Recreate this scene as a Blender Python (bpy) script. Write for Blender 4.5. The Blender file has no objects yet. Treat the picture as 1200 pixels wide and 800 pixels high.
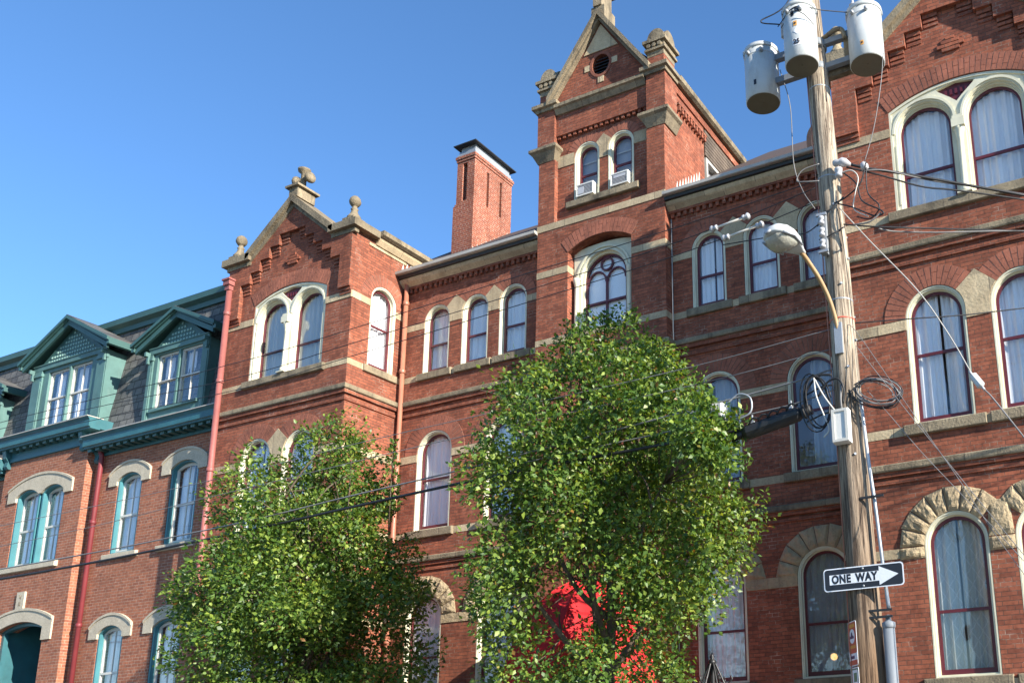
import bpy, bmesh, math, random
import numpy as np
from mathutils import Vector, Matrix, noise
from mathutils.geometry import tessellate_polygon
random.seed(7)
R = math.radians
scene = bpy.context.scene
col = scene.collection
# ------------------------------------------------------------------ camera
cam_d = bpy.data.cameras.new("camera")
cam = bpy.data.objects.new("camera", cam_d)
col.objects.link(cam)
YAW, PITCH, ROLL = 0.40715871, 0.24066804, -0.0405856
fw = Vector((-math.sin(YAW) * math.cos(PITCH), math.cos(YAW) * math.cos(PITCH), math.sin(PITCH)))
rt = Vector((math.cos(YAW), math.sin(YAW), 0)); up = rt.cross(fw)
r2 = rt * math.cos(ROLL) + up * math.sin(ROLL); u2 = up * math.cos(ROLL) - rt * math.sin(ROLL)
cam.matrix_world = Matrix(((r2.x, u2.x, -fw.x, 0), (r2.y, u2.y, -fw.y, 0), (r2.z, u2.z, -fw.z, 1.65), (0, 0, 0, 1)))
cam_d.sensor_fit = 'HORIZONTAL'; cam_d.sensor_width = 36
cam_d.lens = 1071.2 / 1200 * 36
cam_d.shift_x = (600 - 888.5) / 1200
cam_d.shift_y = (590.35 - 400) / 1200
cam_d.clip_start = 0.05; cam_d.clip_end = 5000
scene.camera = cam
# ------------------------------------------------------------------ sky and sun
SUN = Vector((5.0, -1.3, 2.25)).normalized()          # towards the sun
elev = math.asin(SUN.z); azim = math.atan2(SUN.x, SUN.y)
w = bpy.data.worlds.new("World"); scene.world = w; w.use_nodes = True
nt = w.node_tree
sky = nt.nodes.new('ShaderNodeTexSky'); sky.sky_type = 'NISHITA'; sky.sun_disc = False
sky.sun_elevation = elev; sky.sun_rotation = azim
sky.air_density = 1.0; sky.dust_density = 0.0; sky.ozone_density = 5.0; sky.altitude = 200
bg = nt.nodes['Background']; bg.inputs['Strength'].default_value = 0.117
hs = nt.nodes.new('ShaderNodeHueSaturation'); hs.inputs['Saturation'].default_value = 1.07
nt.links.new(sky.outputs['Color'], hs.inputs['Color']); nt.links.new(hs.outputs['Color'], bg.inputs['Color'])
sd = bpy.data.lights.new("sun", 'SUN'); sd.energy = 5.0; sd.angle = R(0.5); sd.color = (1.0, 0.93, 0.82)
so = bpy.data.objects.new("sun", sd); col.objects.link(so)
so.rotation_euler = (-SUN).to_track_quat('-Z', 'Y').to_euler(); so.location = (20, -8, 25)
vs = scene.view_settings
scene.display_settings.display_device = 'sRGB'
vs.view_transform = 'Standard'; vs.look = 'None'; vs.gamma = 1; vs.use_curve_mapping = False
vs.exposure = 1.26
scene.cycles.max_bounces = 8; scene.cycles.transparent_max_bounces = 16
scene.cycles.use_denoising = True

# ------------------------------------------------------------------ object helpers
BASE = {}
def tag(o, label=None, cat=None, group=None, kind=None):
    if label: o['label'] = label
    if cat: o['category'] = cat
    if group: o['group'] = group
    if kind: o['kind'] = kind
    return o
def thing(name, label, cat, loc, group=None):
    o = bpy.data.objects.new(name, None); col.objects.link(o); o.location = loc
    o.empty_display_size = .2
    BASE[o.name] = Vector(loc)
    return tag(o, label, cat, group)
class MB:
    def __init__(s): s.v = []; s.f = []; s.m = []; s.sm = []; s.map = None
    def P(s, p):
        if s.map: p = s.map(*p)
        s.v.append(tuple(p)); return len(s.v) - 1
    def F(s, idx, m=0, smooth=False): s.f.append(tuple(idx)); s.m.append(m); s.sm.append(smooth)
    def box(s, a0, a1, b0, b1, c0, c1, m=0):
        i = [s.P((a, b, c)) for c in (c0, c1) for b in (b0, b1) for a in (a0, a1)]
        for q in ((0, 2, 3, 1), (4, 5, 7, 6), (0, 1, 5, 4), (2, 6, 7, 3), (0, 4, 6, 2), (1, 3, 7, 5)): s.F([i[k] for k in q], m)
    def cham(s, a0, a1, b0, b1, c0, c1, m=0, ch=.02):
        "box whose front (b0) edges are chamfered"
        bk = [s.P((a, b1, c)) for a, c in ((a0, c0), (a1, c0), (a1, c1), (a0, c1))]
        md = [s.P((a, b0 + ch, c)) for a, c in ((a0, c0), (a1, c0), (a1, c1), (a0, c1))]
        fr = [s.P((a, b0, c)) for a, c in ((a0 + ch, c0 + ch), (a1 - ch, c0 + ch), (a1 - ch, c1 - ch), (a0 + ch, c1 - ch))]
        s.F(bk[::-1], m); s.F(fr, m)
        for k in range(4):
            j = (k + 1) % 4
            s.F((bk[k], bk[j], md[j], md[k]), m); s.F((md[k], md[j], fr[j], fr[k]), m)
    def slab(s, outer, holes, d0, d1, m=0, mh=None):
        "polygon (u,z) with holes, from depth d0 (front) to d1"
        loops = [outer] + list(holes)
        tri = tessellate_polygon([[Vector((p[0], p[1], 0)) for p in L] for L in loops])
        flat = [p for L in loops for p in L]
        f = [s.P((p[0], d0, p[1])) for p in flat]; b = [s.P((p[0], d1, p[1])) for p in flat]
        for t in tri:
            s.F([f[k] for k in t], m); s.F([b[k] for k in reversed(t)], m)
        o = 0
        for li, L in enumerate(loops):
            n = len(L)
            for k in range(n):
                a, c = o + k, o + (k + 1) % n
                s.F((f[a], f[c], b[c], b[a]), m if (li == 0 or mh is None) else mh)
            o += n
    def ring(s, A, B, d0, d1, m=0, closed=True):
        "band between two (u,z) polylines of equal count"
        n = len(A)
        a0 = [s.P((p[0], d0, p[1])) for p in A]; a1 = [s.P((p[0], d1, p[1])) for p in A]
        b0 = [s.P((p[0], d0, p[1])) for p in B]; b1 = [s.P((p[0], d1, p[1])) for p in B]
        for k in range(n if closed else n - 1):
            j = (k + 1) % n
            s.F((a0[k], a0[j], b0[j], b0[k]), m); s.F((a1[k], b1[k], b1[j], a1[j]), m)
            s.F((a0[k], a1[k], a1[j], a0[j]), m); s.F((b0[k], b0[j], b1[j], b1[k]), m)
        if not closed:
            for k in (0, n - 1): s.F((a0[k], b0[k], b1[k], a1[k]), m)
    def lathe(s, prof, c, n=16, m=0, axis='z', smooth=True, a0=0., a1=2 * math.pi):
        full = abs(a1 - a0 - 2 * math.pi) < 1e-6
        k_n = n if full else n + 1
        rows = []
        for r, h in prof:
            row = []
            for k in range(k_n):
                a = a0 + (a1 - a0) * k / n
                p = (r * math.cos(a), r * math.sin(a), h)
                if axis == 'x': p = (h, p[0], p[1])
                if axis == 'y': p = (p[0], h, p[1])
                row.append(s.P((c[0] + p[0], c[1] + p[1], c[2] + p[2])))
            rows.append(row)
        for i in range(len(rows) - 1):
            for k in range(n if full else n):
                j = (k + 1) % k_n
                s.F((rows[i][k], rows[i][j], rows[i + 1][j], rows[i + 1][k]), m, smooth)
        if full:
            if prof[0][0] > 1e-4: s.F(rows[0][::-1], m)
            if prof[-1][0] > 1e-4: s.F(rows[-1], m)
    def tube(s, pts, r, n=6, m=0, smooth=True):
        pts = [Vector(p) for p in pts]; N = len(pts)
        rr = r if isinstance(r, (list, tuple)) else [r] * N
        rows = []; prev = None
        for i, p in enumerate(pts):
            t = (pts[min(i + 1, N - 1)] - pts[max(i - 1, 0)])
            if t.length < 1e-9: t = Vector((0, 0, 1))
            t.normalize()
            if prev is None:
                x = t.orthogonal().normalized()
            else:
                x = (prev - t * prev.dot(t))
                x = x.normalized() if x.length > 1e-6 else t.orthogonal().normalized()
            prev = x; y = t.cross(x)
            rows.append([s.P(p + (x * math.cos(2 * math.pi * k / n) + y * math.sin(2 * math.pi * k / n)) * rr[i]) for k in range(n)])
        for i in range(N - 1):
            for k in range(n):
                j = (k + 1) % n
                s.F((rows[i][k], rows[i][j], rows[i + 1][j], rows[i + 1][k]), m, smooth)
        s.F(rows[0][::-1], m); s.F(rows[-1], m)
    def profile(s, prof, a0, a1, m=0):
        "closed profile of (d,z) swept along u from a0 to a1"
        A = [s.P((a0, d, z)) for d, z in prof]; B = [s.P((a1, d, z)) for d, z in prof]
        n = len(prof)
        for k in range(n):
            j = (k + 1) % n; s.F((A[k], A[j], B[j], B[k]), m)
        s.F(A[::-1], m); s.F(B, m)
    def build(s, name, mats, parent=None, recalc=True, label=None, cat=None, group=None, kind=None, loc=None):
        if not isinstance(mats, (list, tuple)): mats = [mats]
        off = Vector((0, 0, 0)); me = bpy.data.meshes.new(name)
        if parent is not None: off = BASE[parent.name]
        elif loc is not None: off = Vector(loc)
        me.from_pydata([(p[0] - off.x, p[1] - off.y, p[2] - off.z) for p in s.v], [], s.f)
        for mt in mats: me.materials.append(mt)
        me.polygons.foreach_set('material_index', s.m); me.polygons.foreach_set('use_smooth', s.sm)
        if recalc:
            bm = bmesh.new(); bm.from_mesh(me)
            bmesh.ops.remove_doubles(bm, verts=bm.verts, dist=1e-5)
            bmesh.ops.recalc_face_normals(bm, faces=bm.faces); bm.to_mesh(me); bm.free()
        me.update()
        o = bpy.data.objects.new(name, me); col.objects.link(o)
        if parent is not None:
            o.parent = parent; BASE[o.name] = off
        else:
            o.location = off; BASE[o.name] = off
        return tag(o, label, cat, group, kind)
def FR(y): return lambda u, d, z: (u, y + d, z)
def SD(x): return lambda u, d, z: (x - d, u, z)
def SDL(x): return lambda u, d, z: (x + d, u, z)
def mb(mp=None):
    b = MB(); b.map = mp; return b
def catmull(pts, k=8):
    P = [Vector(p) for p in pts]; out = []
    Q = [P[0] * 2 - P[1]] + P + [P[-1] * 2 - P[-2]]
    for i in range(1, len(Q) - 2):
        for j in range(k):
            t = j / k; a, b, c, d = Q[i - 1], Q[i], Q[i + 1], Q[i + 2]
            out.append(.5 * ((2 * b) + (c - a) * t + (2 * a - 5 * b + 4 * c - d) * t * t + (3 * b - a - 3 * c + d) * t ** 3))
    out.append(P[-1]); return out

# ------------------------------------------------------------------ materials
def new_mat(name):
    m = bpy.data.materials.new(name); m.use_nodes = True
    return m, m.node_tree.nodes, m.node_tree.links, m.node_tree.nodes['Principled BSDF']
def math_n(N, L, op, a, b=None, c=None):
    n = N.new('ShaderNodeMath'); n.operation = op
    for i, v in enumerate((a, b, c)):
        if v is None: continue
        if isinstance(v, (int, float)): n.inputs[i].default_value = v
        else: L.new(v, n.inputs[i])
    return n.outputs[0]
def mixc(N, L, f, a, b, mode='MIX'):
    n = N.new('ShaderNodeMix'); n.data_type = 'RGBA'; n.blend_type = mode
    for k, v in ((0, f), (6, a), (7, b)):
        if isinstance(v, (int, float)): n.inputs[k].default_value = v
        elif isinstance(v, tuple): n.inputs[k].default_value = (*v, 1) if len(v) == 3 else v
        else: L.new(v, n.inputs[k])
    return n.outputs[2]
def ramp(N, L, f, a, b, va=0., vb=1.):
    n = N.new('ShaderNodeMapRange'); n.inputs[1].default_value = a; n.inputs[2].default_value = b
    n.inputs[3].default_value = va; n.inputs[4].default_value = vb
    L.new(f, n.inputs[0]); return n.outputs[0]
def noise_n(N, L, vec, scale, detail=4., rough=.55, sx=None):
    n = N.new('ShaderNodeTexNoise'); n.inputs['Scale'].default_value = scale
    n.inputs['Detail'].default_value = detail; n.inputs['Roughness'].default_value = rough
    if sx is not None:
        mp = N.new('ShaderNodeMapping'); mp.inputs['Scale'].default_value = sx
        L.new(vec, mp.inputs[0]); vec = mp.outputs[0]
    L.new(vec, n.inputs['Vector']); return n.outputs['Fac']
def bump(N, L, B, h, dist, strength=1.0):
    n = N.new('ShaderNodeBump'); n.inputs['Distance'].default_value = dist; n.inputs['Strength'].default_value = strength
    L.new(h, n.inputs['Height']); L.new(n.outputs[0], B.inputs['Normal'])
def brick_mat(name, c1, c2, mdark, mpale, pale0=.55, pale1=.7, bw=.212, bh=.0638, ms=.011, off=0., header=6, soot=.3, bmp=.006, dark_frac=.3):
    m, N, L, B = new_mat(name)
    g = N.new('ShaderNodeNewGeometry'); pos = g.outputs['Position']
    sp = N.new('ShaderNodeSeparateXYZ'); L.new(pos, sp.inputs[0])
    sn = N.new('ShaderNodeSeparateXYZ'); L.new(g.outputs['True Normal'], sn.inputs[0])
    ax = math_n(N, L, 'GREATER_THAN', math_n(N, L, 'ABSOLUTE', sn.outputs[0]), .7)
    az = math_n(N, L, 'GREATER_THAN', math_n(N, L, 'ABSOLUTE', sn.outputs[2]), .7)
    def mx(f, a, b):
        return math_n(N, L, 'ADD', math_n(N, L, 'MULTIPLY', a, math_n(N, L, 'SUBTRACT', 1., f)), math_n(N, L, 'MULTIPLY', b, f))
    u = mx(ax, sp.outputs[0], sp.outputs[1]); v = mx(az, sp.outputs[2], sp.outputs[1])
    wob = noise_n(N, L, pos, 9., 2.)
    v = math_n(N, L, 'ADD', v, math_n(N, L, 'MULTIPLY', math_n(N, L, 'SUBTRACT', wob, .5), .008))
    cb = N.new('ShaderNodeCombineXYZ'); L.new(u, cb.inputs[0]); L.new(math_n(N, L, 'ADD', v, off), cb.inputs[1])
    bt = N.new('ShaderNodeTexBrick'); L.new(cb.outputs[0], bt.inputs['Vector'])
    bt.offset = .5; bt.offset_frequency = 2; bt.squash = .5; bt.squash_frequency = header
    bt.inputs['Scale'].default_value = 1; bt.inputs['Mortar Size'].default_value = ms * .5
    bt.inputs['Mortar Smooth'].default_value = .25; bt.inputs['Bias'].default_value = -.1
    bt.inputs['Brick Width'].default_value = bw; bt.inputs['Row Height'].default_value = bh
    bt.inputs['Color1'].default_value = (*c1, 1); bt.inputs['Color2'].default_value = (*c2, 1)
    mn = noise_n(N, L, pos, 2.6, 5., .7)
    mc = mixc(N, L, ramp(N, L, mn, pale0, pale1), mdark, mpale)
    L.new(mc, bt.inputs['Mortar'])
    big = noise_n(N, L, pos, .55, 5., .6)
    fine = noise_n(N, L, pos, 14., 3., .6)
    streak = noise_n(N, L, pos, 1., 4., .6, sx=(3.2, 3.2, .35))
    c = mixc(N, L, 1., bt.outputs['Color'], mixc(N, L, ramp(N, L, fine, .3, .7), (.78, .74, .72), (1.18, 1.14, 1.12)), 'MULTIPLY')
    c = mixc(N, L, ramp(N, L, big, .42, .72, 0, soot), c, (.35, .33, .33), 'MULTIPLY')
    c = mixc(N, L, ramp(N, L, streak, .5, .74, 0, soot * 1.25), c, (.5, .46, .44), 'MULTIPLY')
    patch = N.new('ShaderNodeTexVoronoi'); patch.inputs['Scale'].default_value = .75; L.new(pos, patch.inputs['Vector'])
    sv = N.new('ShaderNodeSeparateColor'); L.new(patch.outputs['Color'], sv.inputs[0])
    c = mixc(N, L, ramp(N, L, sv.outputs[0], .0, 1., 0, .6), c, mixc(N, L, sv.outputs[1], (.80, .84, .86), (1.22, 1.12, 1.05)), 'MULTIPLY') if soot > .2 else c
    eff = noise_n(N, L, pos, 1.3, 6., .75)
    c = mixc(N, L, ramp(N, L, eff, .62, .82, 0, .22), c, (.55, .42, .36))
    L.new(c, B.inputs['Base Color']); B.inputs['Roughness'].default_value = .93
    B.inputs['Specular IOR Level'].default_value = .25
    h = math_n(N, L, 'ADD', math_n(N, L, 'SUBTRACT', 1., bt.outputs['Fac']), math_n(N, L, 'MULTIPLY', fine, .6))
    bump(N, L, B, h, bmp)
    return m
def stone_mat(name, c1, c2, dark, dirt=.5, bmp=.01, bscale=30., streaky=True, rough=.9, joints=0):
    m, N, L, B = new_mat(name)
    g = N.new('ShaderNodeNewGeometry'); pos = g.outputs['Position']
    n1 = noise_n(N, L, pos, 3.5, 6., .65); n2 = noise_n(N, L, pos, bscale, 5., .65)
    c = mixc(N, L, ramp(N, L, n1, .3, .7), c1, c2)
    c = mixc(N, L, 1., c, mixc(N, L, ramp(N, L, n2, .3, .7), (.8, .8, .8), (1.15, 1.15, 1.15)), 'MULTIPLY')
    d = noise_n(N, L, pos, 1.4, 6., .7, sx=(1.6, 1.6, .8) if streaky else (1, 1, 1))
    c = mixc(N, L, ramp(N, L, d, .5, .72, 0, dirt), c, dark)
    run = noise_n(N, L, pos, 1., 5., .7, sx=(9, 9, .7)); c = mixc(N, L, ramp(N, L, run, .54, .7, 0, dirt * .7), c, dark)
    if joints:
        sp = N.new('ShaderNodeSeparateXYZ'); L.new(pos, sp.inputs[0]); sn = N.new('ShaderNodeSeparateXYZ'); L.new(g.outputs['True Normal'], sn.inputs[0])
        ax = math_n(N, L, 'GREATER_THAN', math_n(N, L, 'ABSOLUTE', sn.outputs[0]), .7)
        u = math_n(N, L, 'ADD', math_n(N, L, 'MULTIPLY', sp.outputs[0], math_n(N, L, 'SUBTRACT', 1., ax)), math_n(N, L, 'MULTIPLY', sp.outputs[1], ax))
        u = math_n(N, L, 'ADD', math_n(N, L, 'DIVIDE', u, joints), math_n(N, L, 'MULTIPLY', math_n(N, L, 'FLOOR', math_n(N, L, 'DIVIDE', sp.outputs[2], .5)), .37))
        jn = math_n(N, L, 'LESS_THAN', math_n(N, L, 'FRACT', u), .009 / joints)
        tone = N.new('ShaderNodeTexWhiteNoise'); tone.noise_dimensions = '1D'; L.new(math_n(N, L, 'FLOOR', u), tone.inputs['W'])
        c = mixc(N, L, 1., c, mixc(N, L, tone.outputs['Value'], (.78, .77, .76), (1.14, 1.12, 1.08)), 'MULTIPLY')
        c = mixc(N, L, math_n(N, L, 'MULTIPLY', jn, .85), c, (.07, .06, .05))
    L.new(c, B.inputs['Base Color']); B.inputs['Roughness'].default_value = rough
    B.inputs['Specular IOR Level'].default_value = .25
    bump(N, L, B, math_n(N, L, 'ADD', n2, n1), bmp)
    return m
def paint_mat(name, c, rough=.45, var=.15, dirtc=None, dirt=.3, bmp=.0015, metal=0.):
    m, N, L, B = new_mat(name)
    g = N.new('ShaderNodeNewGeometry'); pos = g.outputs['Position']
    n1 = noise_n(N, L, pos, 2.2, 5., .6); n2 = noise_n(N, L, pos, 35., 4., .6)
    cc = mixc(N, L, 1., c, mixc(N, L, ramp(N, L, n1, .3, .7), (1 - var,) * 3, (1 + var,) * 3), 'MULTIPLY')
    if dirtc:
        d = noise_n(N, L, pos, 4., 6., .75, sx=(1.5, 1.5, .5))
        cc = mixc(N, L, ramp(N, L, d, .52, .78, 0, dirt), cc, dirtc)
    L.new(cc, B.inputs['Base Color'])
    L.new(ramp(N, L, n2, .3, .7, rough - .08, rough + .1), B.inputs['Roughness'])
    B.inputs['Metallic'].default_value = metal
    bump(N, L, B, n2, bmp)
    return m
M = {}
M['brick'] = brick_mat('red_brick', (.33, .112, .064), (.20, .068, .043), (.14, .075, .055), (.46, .33, .25), .50, .66, soot=.42)
M['brick_chimney'] = brick_mat('chimney_brick', (.33, .105, .06), (.24, .07, .045), (.42, .30, .22), (.55, .45, .36), .35, .6, soot=.45)
M['brick_house'] = brick_mat('house_brick', (.36, .140, .080), (.25, .095, .060), (.33, .21, .145), (.44, .31, .23), .35, .6, bw=.205, bh=.0672, ms=.014, header=50, soot=.12)
M['vouss'] = paint_mat('voussoir_brick', (.27, .092, .054), .92, .35, (.13, .04, .03), .5, .004)
M['mortar'] = stone_mat('lime_mortar', (.34, .23, .17), (.22, .12, .09), (.1, .05, .04), .7, .004)
M['mortar_dark'] = stone_mat('dark_mortar', (.10, .045, .032), (.30, .19, .14), (.08, .04, .03), .5, .004)
M['stone'] = stone_mat('tan_sandstone', (.54, .44, .29), (.42, .33, .21), (.20, .15, .10), .6, .008, joints=1.05)
M['rough_stone'] = stone_mat('rock_faced_sandstone', (.46, .36, .22), (.35, .27, .165), (.16, .12, .08), .6, .03, 14.)
M['grey_stone'] = stone_mat('weathered_sandstone', (.315, .26, .175), (.20, .165, .115), (.055, .048, .038), .85, .014, joints=1.3)
M['pale_stone'] = stone_mat('pale_limestone', (.52, .46, .35), (.44, .385, .29), (.28, .23, .17), .35, .005)
M['cream'] = paint_mat('cream_paint', (.62, .59, .44), .5, .1, (.33, .29, .20), .5)
M['maroon'] = paint_mat('maroon_paint', (.095, .012, .018), .4, .15, (.05, .02, .02), .3)
M['white'] = paint_mat('white_paint', (.56, .54, .48), .45, .06, (.4, .38, .33), .3)
M['teal'] = paint_mat('teal_paint', (.024, .108, .126), .5, .22, (.05, .11, .11), .5)
M['sunlit_teal'] = paint_mat('sunlit_teal_paint', (.042, .165, .19), .5, .15, (.05, .15, .17), .35)  # brighter copy of the teal: sunlight on the window jambs put into the colour
M['sage'] = paint_mat('sage_paint', (.070, .150, .138), .55, .2, (.15, .21, .19), .45)
M['dark_sage'] = paint_mat('dark_green_paint', (.036, .098, .09), .5, .12, (.03, .07, .07), .3)
M['pink'] = paint_mat('pink_paint', (.27, .085, .072), .55, .2, (.16, .06, .05), .5)
M['redpipe'] = paint_mat('dark_red_paint', (.17, .024, .028), .55, .2, (.09, .03, .03), .5)
M['copper'] = paint_mat('brown_metal', (.36, .14, .085), .45, .15, (.2, .08, .05), .4)
M['gutter'] = paint_mat('pale_gutter_metal', (.40, .38, .34), .5, .15, (.2, .18, .15), .4)
M['black'] = paint_mat('black_metal', (.018, .018, .018), .5, .2)
M['cable'] = paint_mat('black_cable', (.012, .012, .013), .55, .2)
M['greycable'] = paint_mat('grey_cable', (.17, .165, .16), .5, .2)
M['flashing'] = paint_mat('white_flashing', (.68, .66, .62), .5, .1, (.3, .28, .25), .4)
M['galv'] = paint_mat('galvanised_steel', (.33, .35, .37), .5, .12, (.2, .19, .18), .4, metal=.4)
M['conduit'] = paint_mat('grey_conduit', (.17, .19, .21), .6, .08, (.18, .18, .18), .4)
M['tank'] = paint_mat('transformer_grey', (.47, .49, .48), .4, .08, (.27, .19, .12), .6)
M['tankbot'] = paint_mat('tank_bottom', (.13, .12, .085), .7, .15, (.14, .1, .06), .5)
M['porcelain'] = paint_mat('grey_porcelain', (.42, .42, .43), .25, .06)
M['acwhite'] = paint_mat('appliance_white', (.66, .65, .6), .5, .06, (.35, .33, .28), .35)
M['acdark'] = paint_mat('grille_dark', (.10, .10, .10), .6, .1)
M['iron'] = paint_mat('wrought_iron', (.012, .012, .013), .45, .2)
M['dark_wood'] = paint_mat('weathered_siding', (.10, .075, .055), .85, .4, (.2, .17, .13), .5, .004)
M['door_wood'] = paint_mat('door_wood', (.30, .13, .05), .4, .2)
M['orange_arm'] = paint_mat('weathered_arm', (.36, .23, .11), .5, .15, (.25, .12, .05), .5)
M['awning'] = paint_mat('red_canvas', (.46, .010, .014), .8, .1, (.30, .008, .010), .4, .003)
M['sign_black'] = paint_mat('sign_black', (.014, .015, .02), .4, .1)
M['sign_white'] = paint_mat('sign_white', (.72, .74, .76), .42, .04)
M['sign_red'] = paint_mat('sign_red', (.50, .10, .06), .5, .08)
M['sign_blue'] = paint_mat('sign_blue', (.02, .03, .09), .5, .1)
M['sign_green'] = paint_mat('sign_green', (.08, .2, .12), .5, .1)
M['sticker'] = paint_mat('orange_sticker', (.62, .30, .06), .5, .08)
M['blind'] = paint_mat('white_blind', (.88, .88, .88), .8, .03)
M['asphalt'] = stone_mat('asphalt', (.095, .092, .088), (.075, .073, .07), (.05, .05, .05), .5, .004, 80., False)
M['concrete'] = stone_mat('sidewalk_concrete', (.36, .34, .31), (.30, .285, .26), (.2, .19, .17), .4, .003, 60., False)
M['yellow'] = paint_mat('road_paint', (.62, .42, .06), .7, .1, (.2, .15, .08), .5)
def slate_mat():
    m, N, L, B = new_mat('slate_shingles')
    g = N.new('ShaderNodeNewGeometry'); sp = N.new('ShaderNodeSeparateXYZ'); L.new(g.outputs['Position'], sp.inputs[0])
    cb = N.new('ShaderNodeCombineXYZ'); L.new(sp.outputs[0], cb.inputs[0]); L.new(sp.outputs[2], cb.inputs[1])
    bt = N.new('ShaderNodeTexBrick'); L.new(cb.outputs[0], bt.inputs['Vector']); bt.offset = .5
    for k, v in (('Scale', 1), ('Mortar Size', .011), ('Mortar Smooth', .2), ('Bias', 0), ('Brick Width', .27), ('Row Height', .21)): bt.inputs[k].default_value = v
    bt.inputs['Color1'].default_value = (.125, .124, .12, 1); bt.inputs['Color2'].default_value = (.066, .066, .068, 1); bt.inputs['Mortar'].default_value = (.012, .012, .012, 1)
    n = noise_n(N, L, g.outputs['Position'], 6., 5., .65)
    c = mixc(N, L, 1., bt.outputs['Color'], mixc(N, L, ramp(N, L, n, .3, .7), (.7, .7, .7), (1.35, 1.3, 1.2)), 'MULTIPLY')
    L.new(c, B.inputs['Base Color']); B.inputs['Roughness'].default_value = .7
    fr = math_n(N, L, 'FRACT', math_n(N, L, 'DIVIDE', sp.outputs[2], .21))
    h = math_n(N, L, 'ADD', math_n(N, L, 'MULTIPLY', math_n(N, L, 'SUBTRACT', 1., fr), 1.), math_n(N, L, 'MULTIPLY', bt.outputs['Fac'], -1.))
    bump(N, L, B, h, .012)
    return m
M['slate'] = slate_mat()
def roof_mat():
    m, N, L, B = new_mat('brown_shingles')
    g = N.new('ShaderNodeNewGeometry'); n = noise_n(N, L, g.outputs['Position'], 12., 4.)
    L.new(mixc(N, L, n, (.045, .03, .026), (.075, .05, .042)), B.inputs['Base Color']); B.inputs['Roughness'].default_value = .9
    bump(N, L, B, n, .01); return m
M['roof'] = roof_mat()
def glass_mat():
    m, N, L, B = new_mat('window_glass')
    out = N['Material Output']; N.remove(B)
    tr = N.new('ShaderNodeBsdfTransparent'); tr.inputs[0].default_value = (.97, .975, .98, 1)
    gl = N.new('ShaderNodeBsdfGlossy'); gl.inputs['Roughness'].default_value = .015; gl.inputs['Color'].default_value = (1, 1, 1, 1)
    g = N.new('ShaderNodeNewGeometry'); n = noise_n(N, L, g.outputs['Position'], 1.7, 2.)
    bp = N.new('ShaderNodeBump'); bp.inputs['Distance'].default_value = .012; bp.inputs['Strength'].default_value = .35; L.new(n, bp.inputs['Height'])
    fr = N.new('ShaderNodeLayerWeight'); fr.inputs['Blend'].default_value = .5
    L.new(bp.outputs[0], gl.inputs['Normal']); L.new(bp.outputs[0], fr.inputs['Normal'])
    sch = math_n(N, L, 'MULTIPLY_ADD', math_n(N, L, 'POWER', fr.outputs['Facing'], 4.5), .9, .05)
    mx = N.new('ShaderNodeMixShader')
    L.new(sch, mx.inputs[0]); L.new(tr.outputs[0], mx.inputs[1]); L.new(gl.outputs[0], mx.inputs[2])
    L.new(mx.outputs[0], out.inputs[0]); return m
M['glass'] = glass_mat()
def curtain_mat(name, c, lace=False):
    m, N, L, B = new_mat(name)
    g = N.new('ShaderNodeNewGeometry'); n = noise_n(N, L, g.outputs['Position'], 3., 4., sx=(4, 4, .4))
    cc = mixc(N, L, 1., c, mixc(N, L, n, (.8, .8, .82), (1.1, 1.1, 1.08)), 'MULTIPLY')
    if lace:
        sp = N.new('ShaderNodeSeparateXYZ'); L.new(g.outputs['Position'], sp.inputs[0])
        a = math_n(N, L, 'ADD', sp.outputs[0], math_n(N, L, 'MULTIPLY', sp.outputs[2], .62)); b = math_n(N, L, 'SUBTRACT', sp.outputs[0], math_n(N, L, 'MULTIPLY', sp.outputs[2], .62))
        fa = math_n(N, L, 'LESS_THAN', math_n(N, L, 'FRACT', math_n(N, L, 'DIVIDE', a, .16)), .1)
        fb = math_n(N, L, 'LESS_THAN', math_n(N, L, 'FRACT', math_n(N, L, 'DIVIDE', b, .16)), .1)
        cc = mixc(N, L, math_n(N, L, 'MULTIPLY', math_n(N, L, 'MAXIMUM', fa, fb), .25), mixc(N, L, 1., cc, (.62, .64, .6), 'MULTIPLY'), (.8, .8, .76))
    L.new(cc, B.inputs['Base Color']); B.inputs['Roughness'].default_value = .95
    B.inputs['Specular IOR Level'].default_value = .1
    t = N.new('ShaderNodeBsdfTranslucent'); L.new(cc, t.inputs[0])
    mx = N.new('ShaderNodeMixShader'); mx.inputs[0].default_value = .08
    L.new(B.outputs[0], mx.inputs[1]); L.new(t.outputs[0], mx.inputs[2]); L.new(mx.outputs[0], N['Material Output'].inputs[0])
    return m
M['curtain'] = curtain_mat('sheer_curtain', (.92, .92, .93))
M['lace'] = curtain_mat('lace_curtain', (.74, .75, .72), True)
M['grey_curtain'] = curtain_mat('grey_curtain', (.42, .42, .44))
M['dull_curtain'] = curtain_mat('dull_curtain', (.55, .57, .55))
def net_mat():
    m = M['grey_curtain'].copy(); m.name = 'net_curtain'; N, L = m.node_tree.nodes, m.node_tree.links
    out = N['Material Output']; src = out.inputs[0].links[0].from_socket
    t = N.new('ShaderNodeBsdfTransparent'); mx = N.new('ShaderNodeMixShader'); mx.inputs[0].default_value = .4
    L.new(src, mx.inputs[1]); L.new(t.outputs[0], mx.inputs[2]); L.new(mx.outputs[0], out.inputs[0]); return m
M['net'] = net_mat()
m, N, L, B = new_mat('lamp_glow'); B.inputs['Base Color'].default_value = (.8, .5, .2, 1); B.inputs['Emission Color'].default_value = (1, .55, .18, 1); B.inputs['Emission Strength'].default_value = 1.6; M['glow'] = m
M['pale_sage'] = paint_mat('pale_sage_paint', (.20, .33, .29), .5, .1)
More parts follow.
